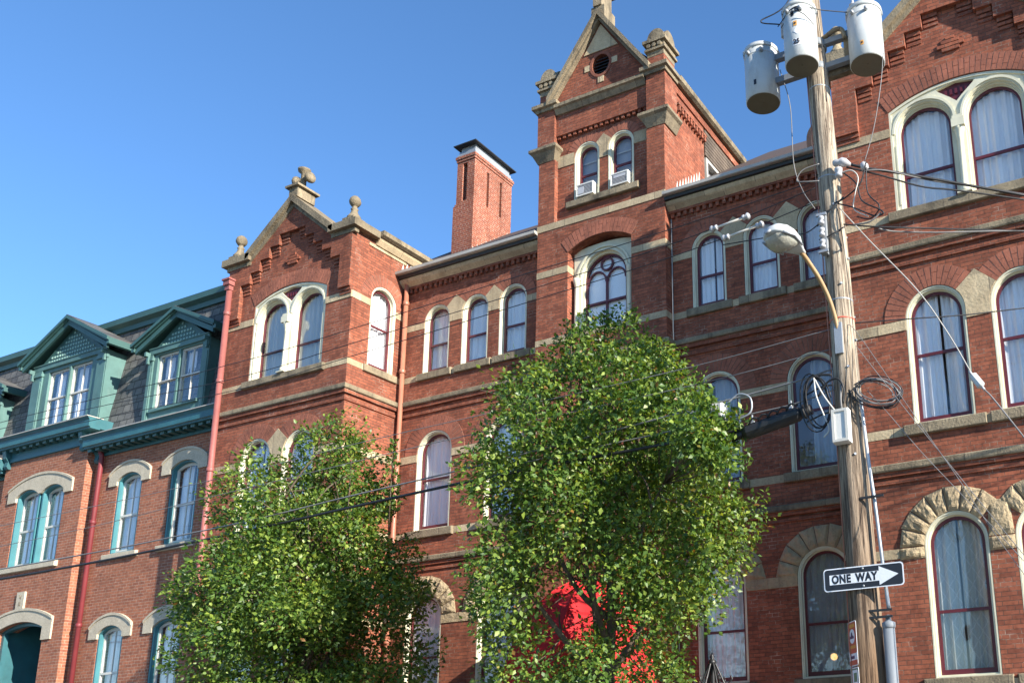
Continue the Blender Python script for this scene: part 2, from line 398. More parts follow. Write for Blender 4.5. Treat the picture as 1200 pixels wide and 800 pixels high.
def wood_mat():
    m, N, L, B = new_mat('weathered_pole_wood')
    g = N.new('ShaderNodeNewGeometry'); pos = g.outputs['Position']
    sp = N.new('ShaderNodeSeparateXYZ'); L.new(pos, sp.inputs[0])
    n1 = noise_n(N, L, pos, 1., 6., .65, sx=(26, 26, 1.1)); n2 = noise_n(N, L, pos, 1., 5., .7, sx=(60, 60, 4)); n3 = noise_n(N, L, pos, 1.2, 3.)
    hi = ramp(N, L, math_n(N, L, 'ADD', sp.outputs[2], math_n(N, L, 'MULTIPLY', n3, 2.)), 3.2, 7.2)
    base = mixc(N, L, hi, (.19, .12, .072), (.46, .385, .29))
    dk = mixc(N, L, hi, (.045, .026, .017), (.15, .115, .085))
    c = mixc(N, L, ramp(N, L, n1, .41, .57), dk, base)
    c = mixc(N, L, ramp(N, L, n2, .55, .66, 0, .85), c, (.035, .024, .018))
    L.new(c, B.inputs['Base Color']); B.inputs['Roughness'].default_value = .9; B.inputs['Specular IOR Level'].default_value = .2
    bump(N, L, B, math_n(N, L, 'ADD', n1, math_n(N, L, 'MULTIPLY', n2, -.6)), .02)
    return m
M['pole'] = wood_mat()
def leaf_mat(name, a, b, c, brown):
    m, N, L, B = new_mat(name)
    g = N.new('ShaderNodeNewGeometry'); r = g.outputs['Random Per Island']
    cr = N.new('ShaderNodeValToRGB'); L.new(r, cr.inputs[0])
    e = cr.color_ramp.elements; e[0].position = 0; e[0].color = (*a, 1); e[1].position = .55; e[1].color = (*b, 1)
    x = e.new(.93); x.color = (*c, 1); x = e.new(.975); x.color = (*c, 1); x = e.new(.985); x.color = (*brown, 1)
    big = noise_n(N, L, g.outputs['Position'], 1.1, 3.)
    cc = mixc(N, L, ramp(N, L, big, .35, .65), mixc(N, L, 1., cr.outputs[0], (.82, .9, .8), 'MULTIPLY'), mixc(N, L, 1., cr.outputs[0], (1.2, 1.12, .9), 'MULTIPLY'))
    L.new(cc, B.inputs['Base Color']); B.inputs['Roughness'].default_value = .46; B.inputs['Specular IOR Level'].default_value = .5
    t = N.new('ShaderNodeBsdfTranslucent'); L.new(mixc(N, L, 1., cc, (1.9, 1.7, .6), 'MULTIPLY'), t.inputs[0])
    mx = N.new('ShaderNodeMixShader'); mx.inputs[0].default_value = .32
    L.new(B.outputs[0], mx.inputs[1]); L.new(t.outputs[0], mx.inputs[2]); L.new(mx.outputs[0], N['Material Output'].inputs[0])
    return m
M['leaf'] = leaf_mat('pear_leaves', (.036, .080, .018), (.086, .160, .028), (.23, .30, .06), (.20, .10, .03))
M['bark'] = stone_mat('bark', (.16, .115, .08), (.10, .075, .055), (.04, .03, .025), .6, .015, 25.)

# ------------------------------------------------------------------ ground (out of the frame, seen from the side and in reflections)
def sheet(name, x0, x1, y0, y1, z, m):
    b = mb(); i = [b.P(p) for p in ((x0, y0, z), (x1, y0, z), (x1, y1, z), (x0, y1, z))]; b.F(i)
    return b.build(name, m, kind='structure')
sheet('ground', -900, 900, -900, 900, -.02, M['asphalt'])
sheet('road', -300, 300, -4.5, 8.5, -.012, M['asphalt'])
b = mb(); b.box(-120, 60, 8.5, 8.66, -.02, .12); b.build('kerb', M['stone'], kind='structure')
b = mb(); b.box(-120, 60, 8.66, 14.4, -.02, .115); b.build('sidewalk', M['concrete'], kind='structure')
b = mb()
for yy in (1.85, 2.1):
    i = [b.P(p) for p in ((-120, yy, -.008), (60, yy, -.008), (60, yy + .1, -.008), (-120, yy + .1, -.008))]; b.F(i)
b.build('road_marking', M['yellow'], kind='structure')
b = mb(); b.box(-120, 60, -4.66, -4.5, -.02, .12); b.build('kerb', M['stone'], kind='structure')
b = mb(); b.box(-120, 60, -9.5, -4.66, -.02, .115); b.build('sidewalk', M['concrete'], kind='structure')


# ------------------------------------------------------------------ windows and arches
def arch(cx, hw, z0, zs, rise, n=18):
    "opening outline: bottom left, bottom right, then over the arch"
    p = [(cx - hw, z0), (cx + hw, z0)]
    p += [(cx + hw * math.cos(math.pi * k / n), zs + rise * math.sin(math.pi * k / n)) for k in range(n + 1)]
    return p
def segarch(x0, x1, z0, zs, rise, n=14):
    "opening with a shallow segmental head"
    hw = (x1 - x0) / 2; cx = (x0 + x1) / 2; rad = (hw * hw + rise * rise) / (2 * rise); a0 = math.asin(min(1, hw / rad)); zc = zs + rise - rad
    return [(x0, z0), (x1, z0)] + [(cx + rad * math.sin(a0 - 2 * a0 * k / n), zc + rad * math.cos(a0 - 2 * a0 * k / n)) for k in range(n + 1)]
def curtain_sheet(b, u0, u1, z0, ztop, d, amp=.030, wave=.085, seed=0, pinch=0., m=0):
    rnd = random.Random(seed); n = max(8, int((u1 - u0) / .012)); ph = rnd.uniform(0, 6)
    zs = [z0, z0 + (ztop(0.5) - z0) * .35, z0 + (ztop(.5) - z0) * .7, None]
    rows = []
    off = [rnd.uniform(-.4, .4) for _ in range(n + 1)]; w2 = wave * rnd.uniform(1.6, 2.4)
    for r_i, zf in enumerate((0., .3, .62, 1.)):
        row = []
        for k in range(n + 1):
            t = k / n; u = u0 + (u1 - u0) * t
            zz = z0 + (ztop(t) - z0) * zf
            a = amp * (1.15 - .5 * zf)
            dd = d + .012 + .62 * a * math.sin(u * 2 * math.pi / wave + ph + 1.6 * math.sin(u * 11 + ph) + .25 * zf) + .5 * a * math.sin(u * 2 * math.pi / w2 + ph * 2 - .3 * zf) + .28 * a * math.sin(u * 2 * math.pi / (wave * .41) + off[0] * 4)
            uu = u + pinch * (1 - zf) * (.5 - t) * 0
            row.append(b.P((uu, dd, zz)))
        rows.append(row)
    for r_i in range(3):
        for k in range(n): b.F((rows[r_i][k], rows[r_i][k + 1], rows[r_i + 1][k + 1], rows[r_i + 1][k]), m, True)
WCOUNT = [0]
def add_sash(par, mp, cx, hw, z0, zs, rise, d, rail=None, mat='maroon', cur='curtain', w=.05, bot=.075, gap=None, pane_d=.018, arched=True, blind=None, room=True, vbar=False, curw=.1):
    "sash ring, meeting rail, glass and a curtain behind it, all children of par"
    WCOUNT[0] += 1; seed = WCOUNT[0]
    o = arch(cx, hw, z0, zs, rise); i = arch(cx, hw - w, z0 + bot, zs, max(.01, rise - w))
    b = mb(mp); b.ring(o, i, d, d + .045)
    zr = rail if rail is not None else z0 + (zs + rise - z0) * .52
    b.box(cx - hw + w * .9, cx + hw - w * .9, d + .006, d + .04, zr - .022, zr + .022)
    # the lower sash stands behind the upper one
    for sgn in (-1, 1):
        b.box(cx + sgn * (hw - w * .5) - w * .62, cx + sgn * (hw - w * .5) + w * .62, d + .02, d + .043, z0 + .02, zr - .02)
    if vbar: b.box(cx - .011, cx + .011, d + .008, d + .038, z0 + bot, zs + rise - w)
    b.build('sash', M[mat], par)
    b = mb(mp); b.slab(arch(cx, hw - w * .8, z0 + bot * .8, zs, max(.01, rise - w * .8)), [], d + pane_d + .004, d + pane_d + .009)
    b.build('pane', M['glass'], par)
    def top(u):
        t = max(-1, min(1, (u - cx) / hw)); return zs + rise * math.sqrt(max(0, 1 - t * t)) - .02
    cm = M[cur] if cur else None
    if cur:
        b = mb(mp); g = gap
        if g is None: parts = [(cx - hw + .01, cx + hw - .01)]
        else: parts = [(cx - hw + .01, g[0]), (g[1], cx + hw - .01)]
        for j, (a, c) in enumerate(parts):
            curtain_sheet(b, a, c, z0 + .03, (lambda t, a=a, c=c: top(a + (c - a) * t)), d + .085, seed=seed * 7 + j, wave=curw)
        b.build('curtain', cm, par, recalc=False)
    if blind:
        b = mb(mp); b.slab(arch(cx, hw - .01, blind, zs, rise - .01), [], d + .09, d + .095); b.build('blind', M['blind'], par)
def arched_window(bld, mp, cx, hw, z0, zs, rise=None, fd=.015, rail=None, cur='curtain', gap=None, label=None, fw=.05, curw=.1, cream='cream'):
    rise = rise or hw
    b = mb(mp)
    A = arch(cx, hw, z0, zs, rise); B = arch(cx, hw - fw, z0 + .03, zs, rise - fw)
    b.ring(A, B, fd, fd + .16)
    C = arch(cx, hw - .004, z0 + .002, zs, rise - .004); D = arch(cx, hw - .026, z0 + .015, zs, rise - .026)
    b.ring(C, D, fd - .018, fd + .02)                              # raised outer moulding
    E = arch(cx, hw - fw - .016, z0 + .04, zs, rise - fw - .016)
    b.ring(arch(cx, hw - fw + .002, z0 + .03, zs, rise - fw + .002), E, fd + .07, fd + .17)
    w = b.build('window', M[cream], bld, label=label)
    add_sash(w, mp, cx, hw - fw - .008, z0 + .035, zs, rise - fw - .008, fd + .075, rail, cur=cur, gap=gap, curw=curw)
    return w
def brick_ring(bld, mp, cx, R0, zs, t, a0, a1, d=-.01, pale=True, name='brick_arch', two=True):
    b = mb(mp); n = max(4, int((a1 - a0) * (R0 + t * .5) / .085))
    N = 2 * n
    bk0 = [(cx + R0 * math.cos(a0 + (a1 - a0) * k / N), zs + R0 * math.sin(a0 + (a1 - a0) * k / N)) for k in range(N + 1)]
    bk1 = [(cx + (R0 + t) * math.cos(a0 + (a1 - a0) * k / N), zs + (R0 + t) * math.sin(a0 + (a1 - a0) * k / N)) for k in range(N + 1)]
    b.ring(bk0, bk1, -.0035, .02, 0, closed=False)
    for k in range(n):
        aa = a0 + (a1 - a0) * (k + .075) / n; ab = a0 + (a1 - a0) * (k + .925) / n
        if not two or t < .22: rads = [(R0 + .002, R0 + t)]
        elif k % 2: rads = [(R0 + .002, R0 + t * .64), (R0 + t * .66, R0 + t)]
        else: rads = [(R0 + .002, R0 + t * .33), (R0 + t * .35, R0 + t)]
        for ra, rb in rads:
            dd = d + random.uniform(-.002, .002)
            q = [(cx + r * math.cos(a), zs + r * math.sin(a)) for r, a in ((ra, aa), (rb, aa), (rb, ab), (ra, ab))]
            f = [b.P((p[0], dd, p[1])) for p in q]; g = [b.P((p[0], .012, p[1])) for p in q]
            b.F(f, 1)
            for j in range(4): b.F((f[j], f[(j + 1) % 4], g[(j + 1) % 4], g[j]), 1)
    return b.build(name, [M['mortar'] if pale else M['mortar_dark'], M['vouss']], bld, recalc=False)
def rock(b, quad, d0, d1, m=0, amp=.05, n=7, seed=0, margin=.012):
    "rock-faced block: quad of four (u,z) corners, margins kept, face displaced"
    def pt(s, t):
        a = [quad[0][i] * (1 - s) + quad[1][i] * s for i in (0, 1)]; c = [quad[3][i] * (1 - s) + quad[2][i] * s for i in (0, 1)]
        return a[0] * (1 - t) + c[0] * t, a[1] * (1 - t) + c[1] * t
    g = []
    for j in range(n + 1):
        row = []
        for i in range(n + 1):
            u, z = pt(i / n, j / n)
            e = min(i, j, n - i, n - j)
            k = 0 if e == 0 else (1 if e > 1 else .75)
            nz = noise.noise(Vector((u * 9 + seed, z * 9, seed * 1.7))) * .6 + noise.noise(Vector((u * 22, z * 22, seed))) * .4
            row.append(b.P((u, d0 - k * amp * (.75 + .7 * nz), z)))
        g.append(row)
    for j in range(n):
        for i in range(n): b.F((g[j][i], g[j][i + 1], g[j + 1][i + 1], g[j + 1][i]), m)
    bk = [b.P((q[0], d1, q[1])) for q in quad]; cr = [g[0][0], g[0][n], g[n][n], g[n][0]]
    edges = [g[0], [g[j][n] for j in range(n + 1)], g[n][::-1], [g[j][0] for j in range(n, -1, -1)]]
    for k in range(4): b.F(edges[k] + [bk[(k + 1) % 4], bk[k]], m)
def stone_arch(bld, mp, cx, R0, zs, t, a0, a1, n, seed=0, amp=.045, proud=.012):
    b = mb(mp)
    for k in range(n):
        g = .010
        aa = a0 + (a1 - a0) * k / n + g; ab = a0 + (a1 - a0) * (k + 1) / n - g
        q = [(cx + r * math.cos(a), zs + r * math.sin(a)) for r, a in ((R0 + .003, ab), (R0 + .003, aa), (R0 + t * random.uniform(.97, 1.03), aa), (R0 + t * random.uniform(.97, 1.03), ab))]
        rock(b, q, -proud, .03, seed=seed + k * 3.1, amp=amp)
    N = 16
    A = [(cx + (R0 + .004) * math.cos(a0 + (a1 - a0) * k / N), zs + (R0 + .004) * math.sin(a0 + (a1 - a0) * k / N)) for k in range(N + 1)]
    B = [(cx + (R0 + t * .96) * math.cos(a0 + (a1 - a0) * k / N), zs + (R0 + t * .96) * math.sin(a0 + (a1 - a0) * k / N)) for k in range(N + 1)]
    b.ring(A, B, -.003, .02, 1, closed=False)
    return b.build('stone_arch', [M['rough_stone'], M['mortar_dark']], bld, recalc=False)
def keystone(bld, mp, c1, c2, R0, zs, zb, proud=.014, ang=R(42), mat='stone'):
    mid = (c1 + c2) / 2; rho = (mid - c1) / math.cos(ang)
    n = 6; L = [(c1 + (R0 + .003) * math.cos(ang * k / n), zs + (R0 + .003) * math.sin(ang * k / n)) for k in range(n + 1)]
    Rr = [(2 * mid - p[0], p[1]) for p in L]
    poly = [(L[0][0], zb)] + [(Rr[0][0], zb)] + Rr + [(mid, zs + rho * math.sin(ang))] + L[::-1]
    b = mb(mp); b.slab(poly, [], -proud, .02)
    return b.build('keystone', M[mat], bld)
def stone_band(bld, mp, u0, u1, z0, z1, proud=.006, mat='stone', back=.02, joint=.75):
    b = mb(mp); L = u1 - u0; n = max(1, round(L / joint)); cuts = [u0 + L * (k + (random.uniform(-.15, .15) if 0 < k < n else 0)) / n for k in range(n + 1)]
    for k in range(n):
        e = .003
        b.box(cuts[k] + (e if k else 0), cuts[k + 1] - (e if k < n - 1 else 0), -proud - random.uniform(0, .003), back, z0, z1)
    return b.build('string_course', M[mat], bld)
def sill(bld, mp, u0, u1, z0, z1, proud=.07, mat='grey_stone'):
    b = mb(mp); b.cham(u0, u1, -proud, .17, z0, z1, ch=.012)
    return b.build('sill', M[mat], bld)
def sweep(path, prof, m=None, cap=True):
    "profile [(out,z)] swept round a plan polyline; 'out' points to the right of travel"
    b = MB(); n = len(path); nr = []
    for i in range(n):
        def nrm(a, c):
            d = Vector((c[0] - a[0], c[1] - a[1])).normalized(); return Vector((d.y, -d.x))
        if i == 0: k = nrm(path[0], path[1])
        elif i == n - 1: k = nrm(path[-2], path[-1])
        else:
            a, c = nrm(path[i - 1], path[i]), nrm(path[i], path[i + 1]); k = (a + c); k = k / (k.dot(a))
        nr.append(k)
    rows = [[b.P((path[i][0] + nr[i].x * o, path[i][1] + nr[i].y * o, z)) for o, z in prof] for i in range(n)]
    q = len(prof)
    for i in range(n - 1):
        for k in range(q):
            j = (k + 1) % q; b.F((rows[i][k], rows[i][j], rows[i + 1][j], rows[i + 1][k]))
    b.F(rows[0][::-1]); b.F(rows[-1])
    return b

# ------------------------------------------------------------------ the long brick building
HALL = thing('brick_building', 'long ornate red brick building with tan stone bands, gables and a tall central tower', 'building', (-9, 13.5, 0))
YE, YB, YT = 12.6, 14.045, 13.817
TH = .34
foot = [(-18.12, 15.5), (-18.12, YE), (-14.40, YE), (-14.40, YB), (-10.65, YB), (-10.65, YT), (-7.665, YT), (-7.665, YB), (-3.79, YB), (-3.79, YE), (.16, YE), (.16, 15.5)]
sweep(foot, [(-.02, 5.20), (.085, 5.20), (.095, 5.22), (.095, 5.29), (.06, 5.315), (-.02, 5.315)]).build('string_course', M['grey_stone'], HALL)
sweep(foot, [(-.02, 5.125), (.05, 5.125), (.05, 5.20), (-.02, 5.20)]).build('string_course', M['brick'], HALL)
sweep(foot, [(-.02, 5.02), (.03, 5.02), (.03, 5.075), (-.02, 5.075)]).build('string_course', M['brick'], HALL)
sweep(foot, [(-.02, 8.63), (.085, 8.63), (.095, 8.65), (.095, 8.72), (.06, 8.745), (-.02, 8.745)]).build('string_course', M['grey_stone'], HALL)
sweep(foot, [(-.02, 8.545), (.055, 8.545), (.055, 8.63), (-.02, 8.63)]).build('string_course', M['brick'], HALL)
sweep(foot, [(-.02, 8.40), (.03, 8.40), (.03, 8.465), (-.02, 8.465)]).build('string_course', M['brick'], HALL)
sweep(foot, [(-.02, 9.185), (.007, 9.185), (.007, 9.315), (-.02, 9.315)]).build('string_course', M['stone'], HALL)
sweep(foot, [(-.02, 5.72), (.007, 5.72), (.007, 5.855), (-.02, 5.855)]).build('string_course', M['stone'], HALL)
sweep(foot, [(-.02, 2.03), (.03, 2.03), (.03, 2.17), (-.02, 2.17)]).build('string_course', M['stone'], HALL)

def pavilion(cx, xl, xr, zg, side_win):
    f = FR(YE); zt = 12.22
    c = (-1.08, -.18, .18, 1.08)
    c1, c2 = cx - .63, cx + .63; hw = .45
    pair = segarch(cx - 1.085, cx + 1.085, 9.32, 11.10, .27)
    holes = [pair]
    for cc in (c1, c2):
        holes.append(arch(cc, hw + .004, 5.86, 7.53, hw + .004)); holes.append(arch(cc, hw + .004, zg, 4.07, hw + .004))
    gs = .84
    gable = [(xl, 0), (xr, 0), (xr, zt), (cx + 1.2, zt), (cx, zt + 1.2 * gs), (cx - 1.2, zt), (xl, zt)]
    b = mb(f); b.slab(gable, holes, 0, TH); b.build('wall', M['brick'], HALL)
    # stepped frame standing proud of the gable field
    st = [(xl, 10.86), (xl + .40, 10.86), (xl + .40, 11.66)]
    x = xl + .40; z = 11.66; inner = []
    nst = 5; wst = (cx - .12 - x) / nst
    for k in range(nst):
        inner += [(x + k * wst, z + k * .245), (x + k * wst + wst, z + k * .245)]
    L = inner
    Rm = [(2 * cx - p[0], p[1]) for p in L][::-1]
    top = [(xr, 10.86 + .02), (xr, zt), (cx + 1.2, zt), (cx, zt + 1.2 * gs), (cx - 1.2, zt), (xl, zt)]
    xri = 2 * cx - (xl + .40)
    poly = [(xl, 10.88), (xl + .40, 10.88)] + L + Rm + [(xri, 10.88), (xr, 10.88)] + top[1:]
    b = mb(f); b.slab(poly, [], -.095, -.002)
    for k in range(nst):                                        # corbelled courses under every step
        for sg in (0, 1):
            u0 = x + k * wst + .02; u1 = u0 + wst * .8
            if sg: u0, u1 = 2 * cx - u1, 2 * cx - u0
            zz = z + k * .245
            for q in range(3): b.box(u0, u1, -.042 + q * .013, -.001, zz - .075 * (q + 1), zz - .075 * q - (.018 if q else 0))
    for u0, u1 in ((xl, xl + .40), (xri, xr)):
        for q in range(2): b.box(u0 + .002, u1 - .002, -.055 + .022 * q, -.001, 10.88 - .068 * (q + 1), 10.88 - .068 * q - .004)
    b.build('gable_frame', M['brick'], HALL)
    b = mb(f)                                                   # small cross of projecting bricks
    for du, dz, wd in ((-.14, -.07, .28), (-.21, 0, .42), (-.14, .07, .28), (-.07, .14, .14)): b.box(cx + du, cx + du + wd, -.035, -.001, 11.93 + dz, 11.93 + dz + .058)
    b.build('brick_ornament', M['brick'], HALL)
    # side walls
    b = mb(SD(xr))
    hs = [arch(13.45, .354, 9.32, 10.87, .354)] if side_win else []
    b.slab([(YE + TH, 0), (16.2, 0), (16.2, zt), (YE + TH, zt)], hs, 0, TH); b.build('wall', M['brick'], HALL)
    b = mb(SDL(xl)); b.slab([(YE + TH, 0), (16.2, 0), (16.2, zt), (YE + TH, zt)], [], 0, TH); b.build('wall', M['brick'], HALL)
    b = mb(); b.box(xl + .02, xr - .02, 16.2, 16.4, 0, zt); b.build('wall', M['brick'], HALL)
    b = mb(); b.box(xl + .05, xr - .05, YE + TH, 16.2, zt - .02, zt + .1); b.build('roof', M['roof'], HALL)
    # stone bands, keystones, arches
    stone_band(HALL, f, xl, cx - 1.085, 10.66, 10.81, .012); stone_band(HALL, f, cx + 1.085, xr, 10.66, 10.81, .012)
    stone_band(HALL, f, xl, c1 - hw, 7.36, 7.52, .01); stone_band(HALL, f, c2 + hw, xr, 7.36, 7.52, .01)
    keystone(HALL, f, c1, c2, hw, 7.53, 7.36)
    brick_ring(HALL, f, c1, hw, 7.53, .32, R(42), R(180)); brick_ring(HALL, f, c2, hw, 7.53, .32, 0, R(138))
    al = math.acos(.63 / .81)
    stone_arch(HALL, f, c1, hw, 4.07, .36, al, math.pi, 7, 1.); stone_arch(HALL, f, c2, hw, 4.07, .36, 0, math.pi - al, 7, 9.)
    for sd_, q in ((3.3, [(c1 + hw + .004, 4.10), (c2 - hw - .004, 4.10), (cx + .14, 4.60), (cx - .14, 4.60)]), (4.3, [(c1 + hw + .004, 3.90), (c2 - hw - .004, 3.90), (c2 - hw - .004, 4.085), (c1 + hw + .004, 4.085)]),
                   (6.3, [(c1 - hw - .36, 3.90), (c1 - hw - .004, 3.90), (c1 - hw - .004, 4.06), (c1 - hw - .36, 4.06)]), (8.3, [(c2 + hw + .004, 3.90), (c2 + hw + .36, 3.90), (c2 + hw + .36, 4.06), (c2 + hw + .004, 4.06)])):
        b = mb(f); rock(b, q, -.012, .03, seed=sd_, amp=.045); b.build('impost_stone', M['rough_stone'], HALL)
    stone_band(HALL, f, xl, c1 - hw - .365, 3.92, 4.06, .01); stone_band(HALL, f, c2 + hw + .365, xr, 3.92, 4.06, .01)
    for cc in (c1, c2):
        sill(HALL, f, cc - .6, cc + .6, 5.70, 5.862); sill(HALL, f, cc - .6, cc + .6, zg - .15, zg + .002)
    sill(HALL, f, cx - 1.2, cx + 1.2, 9.165, 9.322)
    # segmental brick arch over the paired window
    rad = (1.085 ** 2 + .27 ** 2) / (2 * .27); a = math.asin(1.085 / rad)
    brick_ring(HALL, f, cx, rad + .004, 11.37 - rad, .30, math.pi / 2 - a, math.pi / 2 + a)
    # windows
    for j, cc in enumerate((c1, c2)):
        arched_window(HALL, f, cc, hw, 5.863, 7.53, gap=(cc + .02, cc + .06) if j == 0 else None, fd=.02)
        arched_window(HALL, f, cc, hw, zg + .003, 4.07, cur='lace', fd=.02, gap=(cc - .03, cc + .0) if j == 0 else None, rail=3.13)
    pair_window(f, cx)
    # copings
    t = .17
    def cop(u0, z0, u1, z1, name='coping'):
        b = mb(f); b.slab([(u0, z0), (u1, z1), (u1, z1 + t), (u0, z0 + t)], [], -.20, .42)
        b.slab([(u0, z0 - .11), (u1, z1 - .11), (u1, z1 - .001), (u0, z0 - .001)], [], -.125, -.001); b.build(name, M['grey_stone'], HALL)
    za = zt + 1.2 * gs
    cop(cx - 1.32, zt - .02, cx, za + .08); cop(cx, za + .08, cx + 1.32, zt - .02)
    for u0, u1, e0, e1 in ((xl - .16, cx - 1.2, .08, -.02), (cx + 1.2, xr + .16, .02, -.08)):
        b = mb(f); b.box(u0, u1, -.2, .5, zt - .02, zt + .14); b.box(u0 + e0, u1 + e1, -.11, -.002, zt - .12, zt - .02); b.build('coping', M['grey_stone'], HALL)
    g = [(-.02, zt - .13), (.05, zt - .13), (.12, zt - .03), (.14, zt + .02), (-.02, zt + .02)]
    s = sweep([(xr, YE + .52), (xr, 16.2)], g); s.build('side_cornice', M['stone'], HALL)
    s = sweep([(xr, YE + .5), (xr, 16.2)], [(-.02, zt + .021), (.17, zt + .021), (.24, zt + .06), (.26, zt + .15), (-.02, zt + .15)]); s.build('gutter', M['grey_stone'], HALL)
    s = sweep([(xr, YE + .35), (xr, 14.0)], [(-.01, zt - .20), (.02, zt - .20), (.02, zt - .135), (-.01, zt - .135)]); s.build('string_course', M['stone'], HALL)
    # finials
    for u in (xl + .12, xr - .12):
        b = mb(); c0 = (u, YE + .02, 0)
        b.box(u - .16, u + .16, YE - .14, YE + .18, zt + .14, zt + .24)
        b.lathe([(.15, zt + .24), (.14, zt + .30), (.085, zt + .38), (.06, zt + .46), (.08, zt + .49), (.05, zt + .52), (.05, zt + .56)], (u, YE + .02, 0), 12)
        b.lathe([(.02, zt + .545), (.075, zt + .57), (.115, zt + .63), (.122, zt + .68), (.105, zt + .74), (.06, zt + .79), (.0, zt + .805)], (u, YE + .02, 0), 14)
        b.build('ball_finial', M['grey_stone'], HALL)
    b = mb(); za += .2
    b.box(cx - .13, cx + .13, YE - .16, YE + .3, za - .02, za + .22); b.box(cx - .2, cx + .2, YE - .22, YE + .36, za + .22, za + .27)
    z0 = za + .27; yy = YE + .07
    b.lathe([(.09, z0), (.06, z0 + .08), (.06, z0 + .42), (.13, z0 + .47), (.14, z0 + .52), (.09, z0 + .55), (0, z0 + .56)], (cx, yy, 0), 12)
    for sg in (-1, 1): b.lathe([(.05, 0), (.055, sg * .10), (.11, sg * .15), (.13, sg * .2), (.11, sg * .25), (0, sg * .27)], (cx, yy, z0 + .27), 12, axis='x')
    b.build('cross_finial', M['grey_stone'], HALL)
def pair_window(f, cx):
    fd = .03
    outer = segarch(cx - 1.08, cx + 1.08, 9.322, 11.10, .265)
    cl, cr = cx - .54, cx + .54; hw = .445
    lights = [arch(cc, hw, 9.35, 10.70, hw) for cc in (cl, cr)]
    # spandrel opening between the heads
    tri = [(cx, 10.93), (cx + .27, 11.235), (cx - .27, 11.235)]
    tri = [(cx, 10.98), (cx + .09, 11.07), (cx + .27, 11.225), (cx + .30, 11.27), (cx, 11.325), (cx - .30, 11.27), (cx - .27, 11.225), (cx - .09, 11.07)]
    b = mb(f); b.slab(outer, lights + [tri], fd, fd + .16)
    for cc in (cl, cr):
        b.ring(arch(cc, hw + .062, 9.352, 10.70, hw + .062)[2:], arch(cc, hw + .022, 9.352, 10.70, hw + .022)[2:], fd - .025, fd + .003, closed=False)
        b.ring(arch(cc, hw + .002, 9.352, 10.70, hw + .002), arch(cc, hw - .026, 9.36, 10.70, hw - .026), fd + .06, fd + .165)
        b.ring(arch(cc, hw - .024, 9.36, 10.70, hw - .024), arch(cc, hw - .045, 9.375, 10.70, hw - .045), fd + .10, fd + .18)
    b.ring(outer, [(cx + (p[0] - cx) * .965, 10.2 + (p[1] - 10.2) * .965) for p in outer], fd - .02, fd + .003)
    for u in (cx - 1.0, cx + 1.0): b.box(u - .012, u + .012, fd - .012, fd + .002, 9.45, 10.5)
    w = b.build('window', M['cream'], HALL)
    b = mb(f); b.slab(tri, [], fd + .05, fd + .06)
    for k in range(5): b.box(cx - .16 + k * .08 - .02, cx - .16 + k * .08 + .02, fd + .03, fd + .049, 11.14, 11.23)
    b.build('spandrel_panel', M['maroon'], w)
    b = mb()
    b.lathe([(.085, 9.34), (.085, 9.42), (.065, 9.44), (.075, 9.47), (.05, 9.50), (.046, 10.26), (.056, 10.28), (.05, 10.31), (.075, 10.42), (.095, 10.46)], (cx, YE - .005, 0), 14)
    b.box(cx - .10, cx + .10, YE - .10, YE + .1, 10.46, 10.60); b.box(cx - .085, cx + .085, YE - .085, YE + .1, 10.60, 10.66); b.box(cx - .11, cx + .11, YE - .11, YE + .1, 9.322, 9.345)
    b.build('column', M['cream'], w)
    for cc in (cl, cr): add_sash(w, f, cc, hw - .036, 9.375, 10.70, hw - .036, fd + .12, rail=9.98, w=.04, bot=.06, curw=.13, cur='curtain' if cx > -5 else 'dull_curtain')
pavilion(-1.82, -3.79, .16, 2.22, False)
pavilion(-16.22, -18.12, -14.40, 2.22, True)
f = SD(-14.40)
w_ = arched_window(HALL, f, 13.45, .35, 9.322, 10.87, fd=.02, gap=None)
brick_ring(HALL, f, 13.45, .35, 10.87, .26, 0, math.pi)
stone_band(HALL, f, YE + .0, 13.10, 10.66, 10.81, .010); stone_band(HALL, f, 13.80, YB, 10.66, 10.81, .010)
sill(HALL, f, 13.0, 13.90, 9.165, 9.322, .05)
stone_band(HALL, f, YE, YB, 7.36, 7.52, .01); stone_band(HALL, f, YE, YB, 3.92, 4.06, .01)

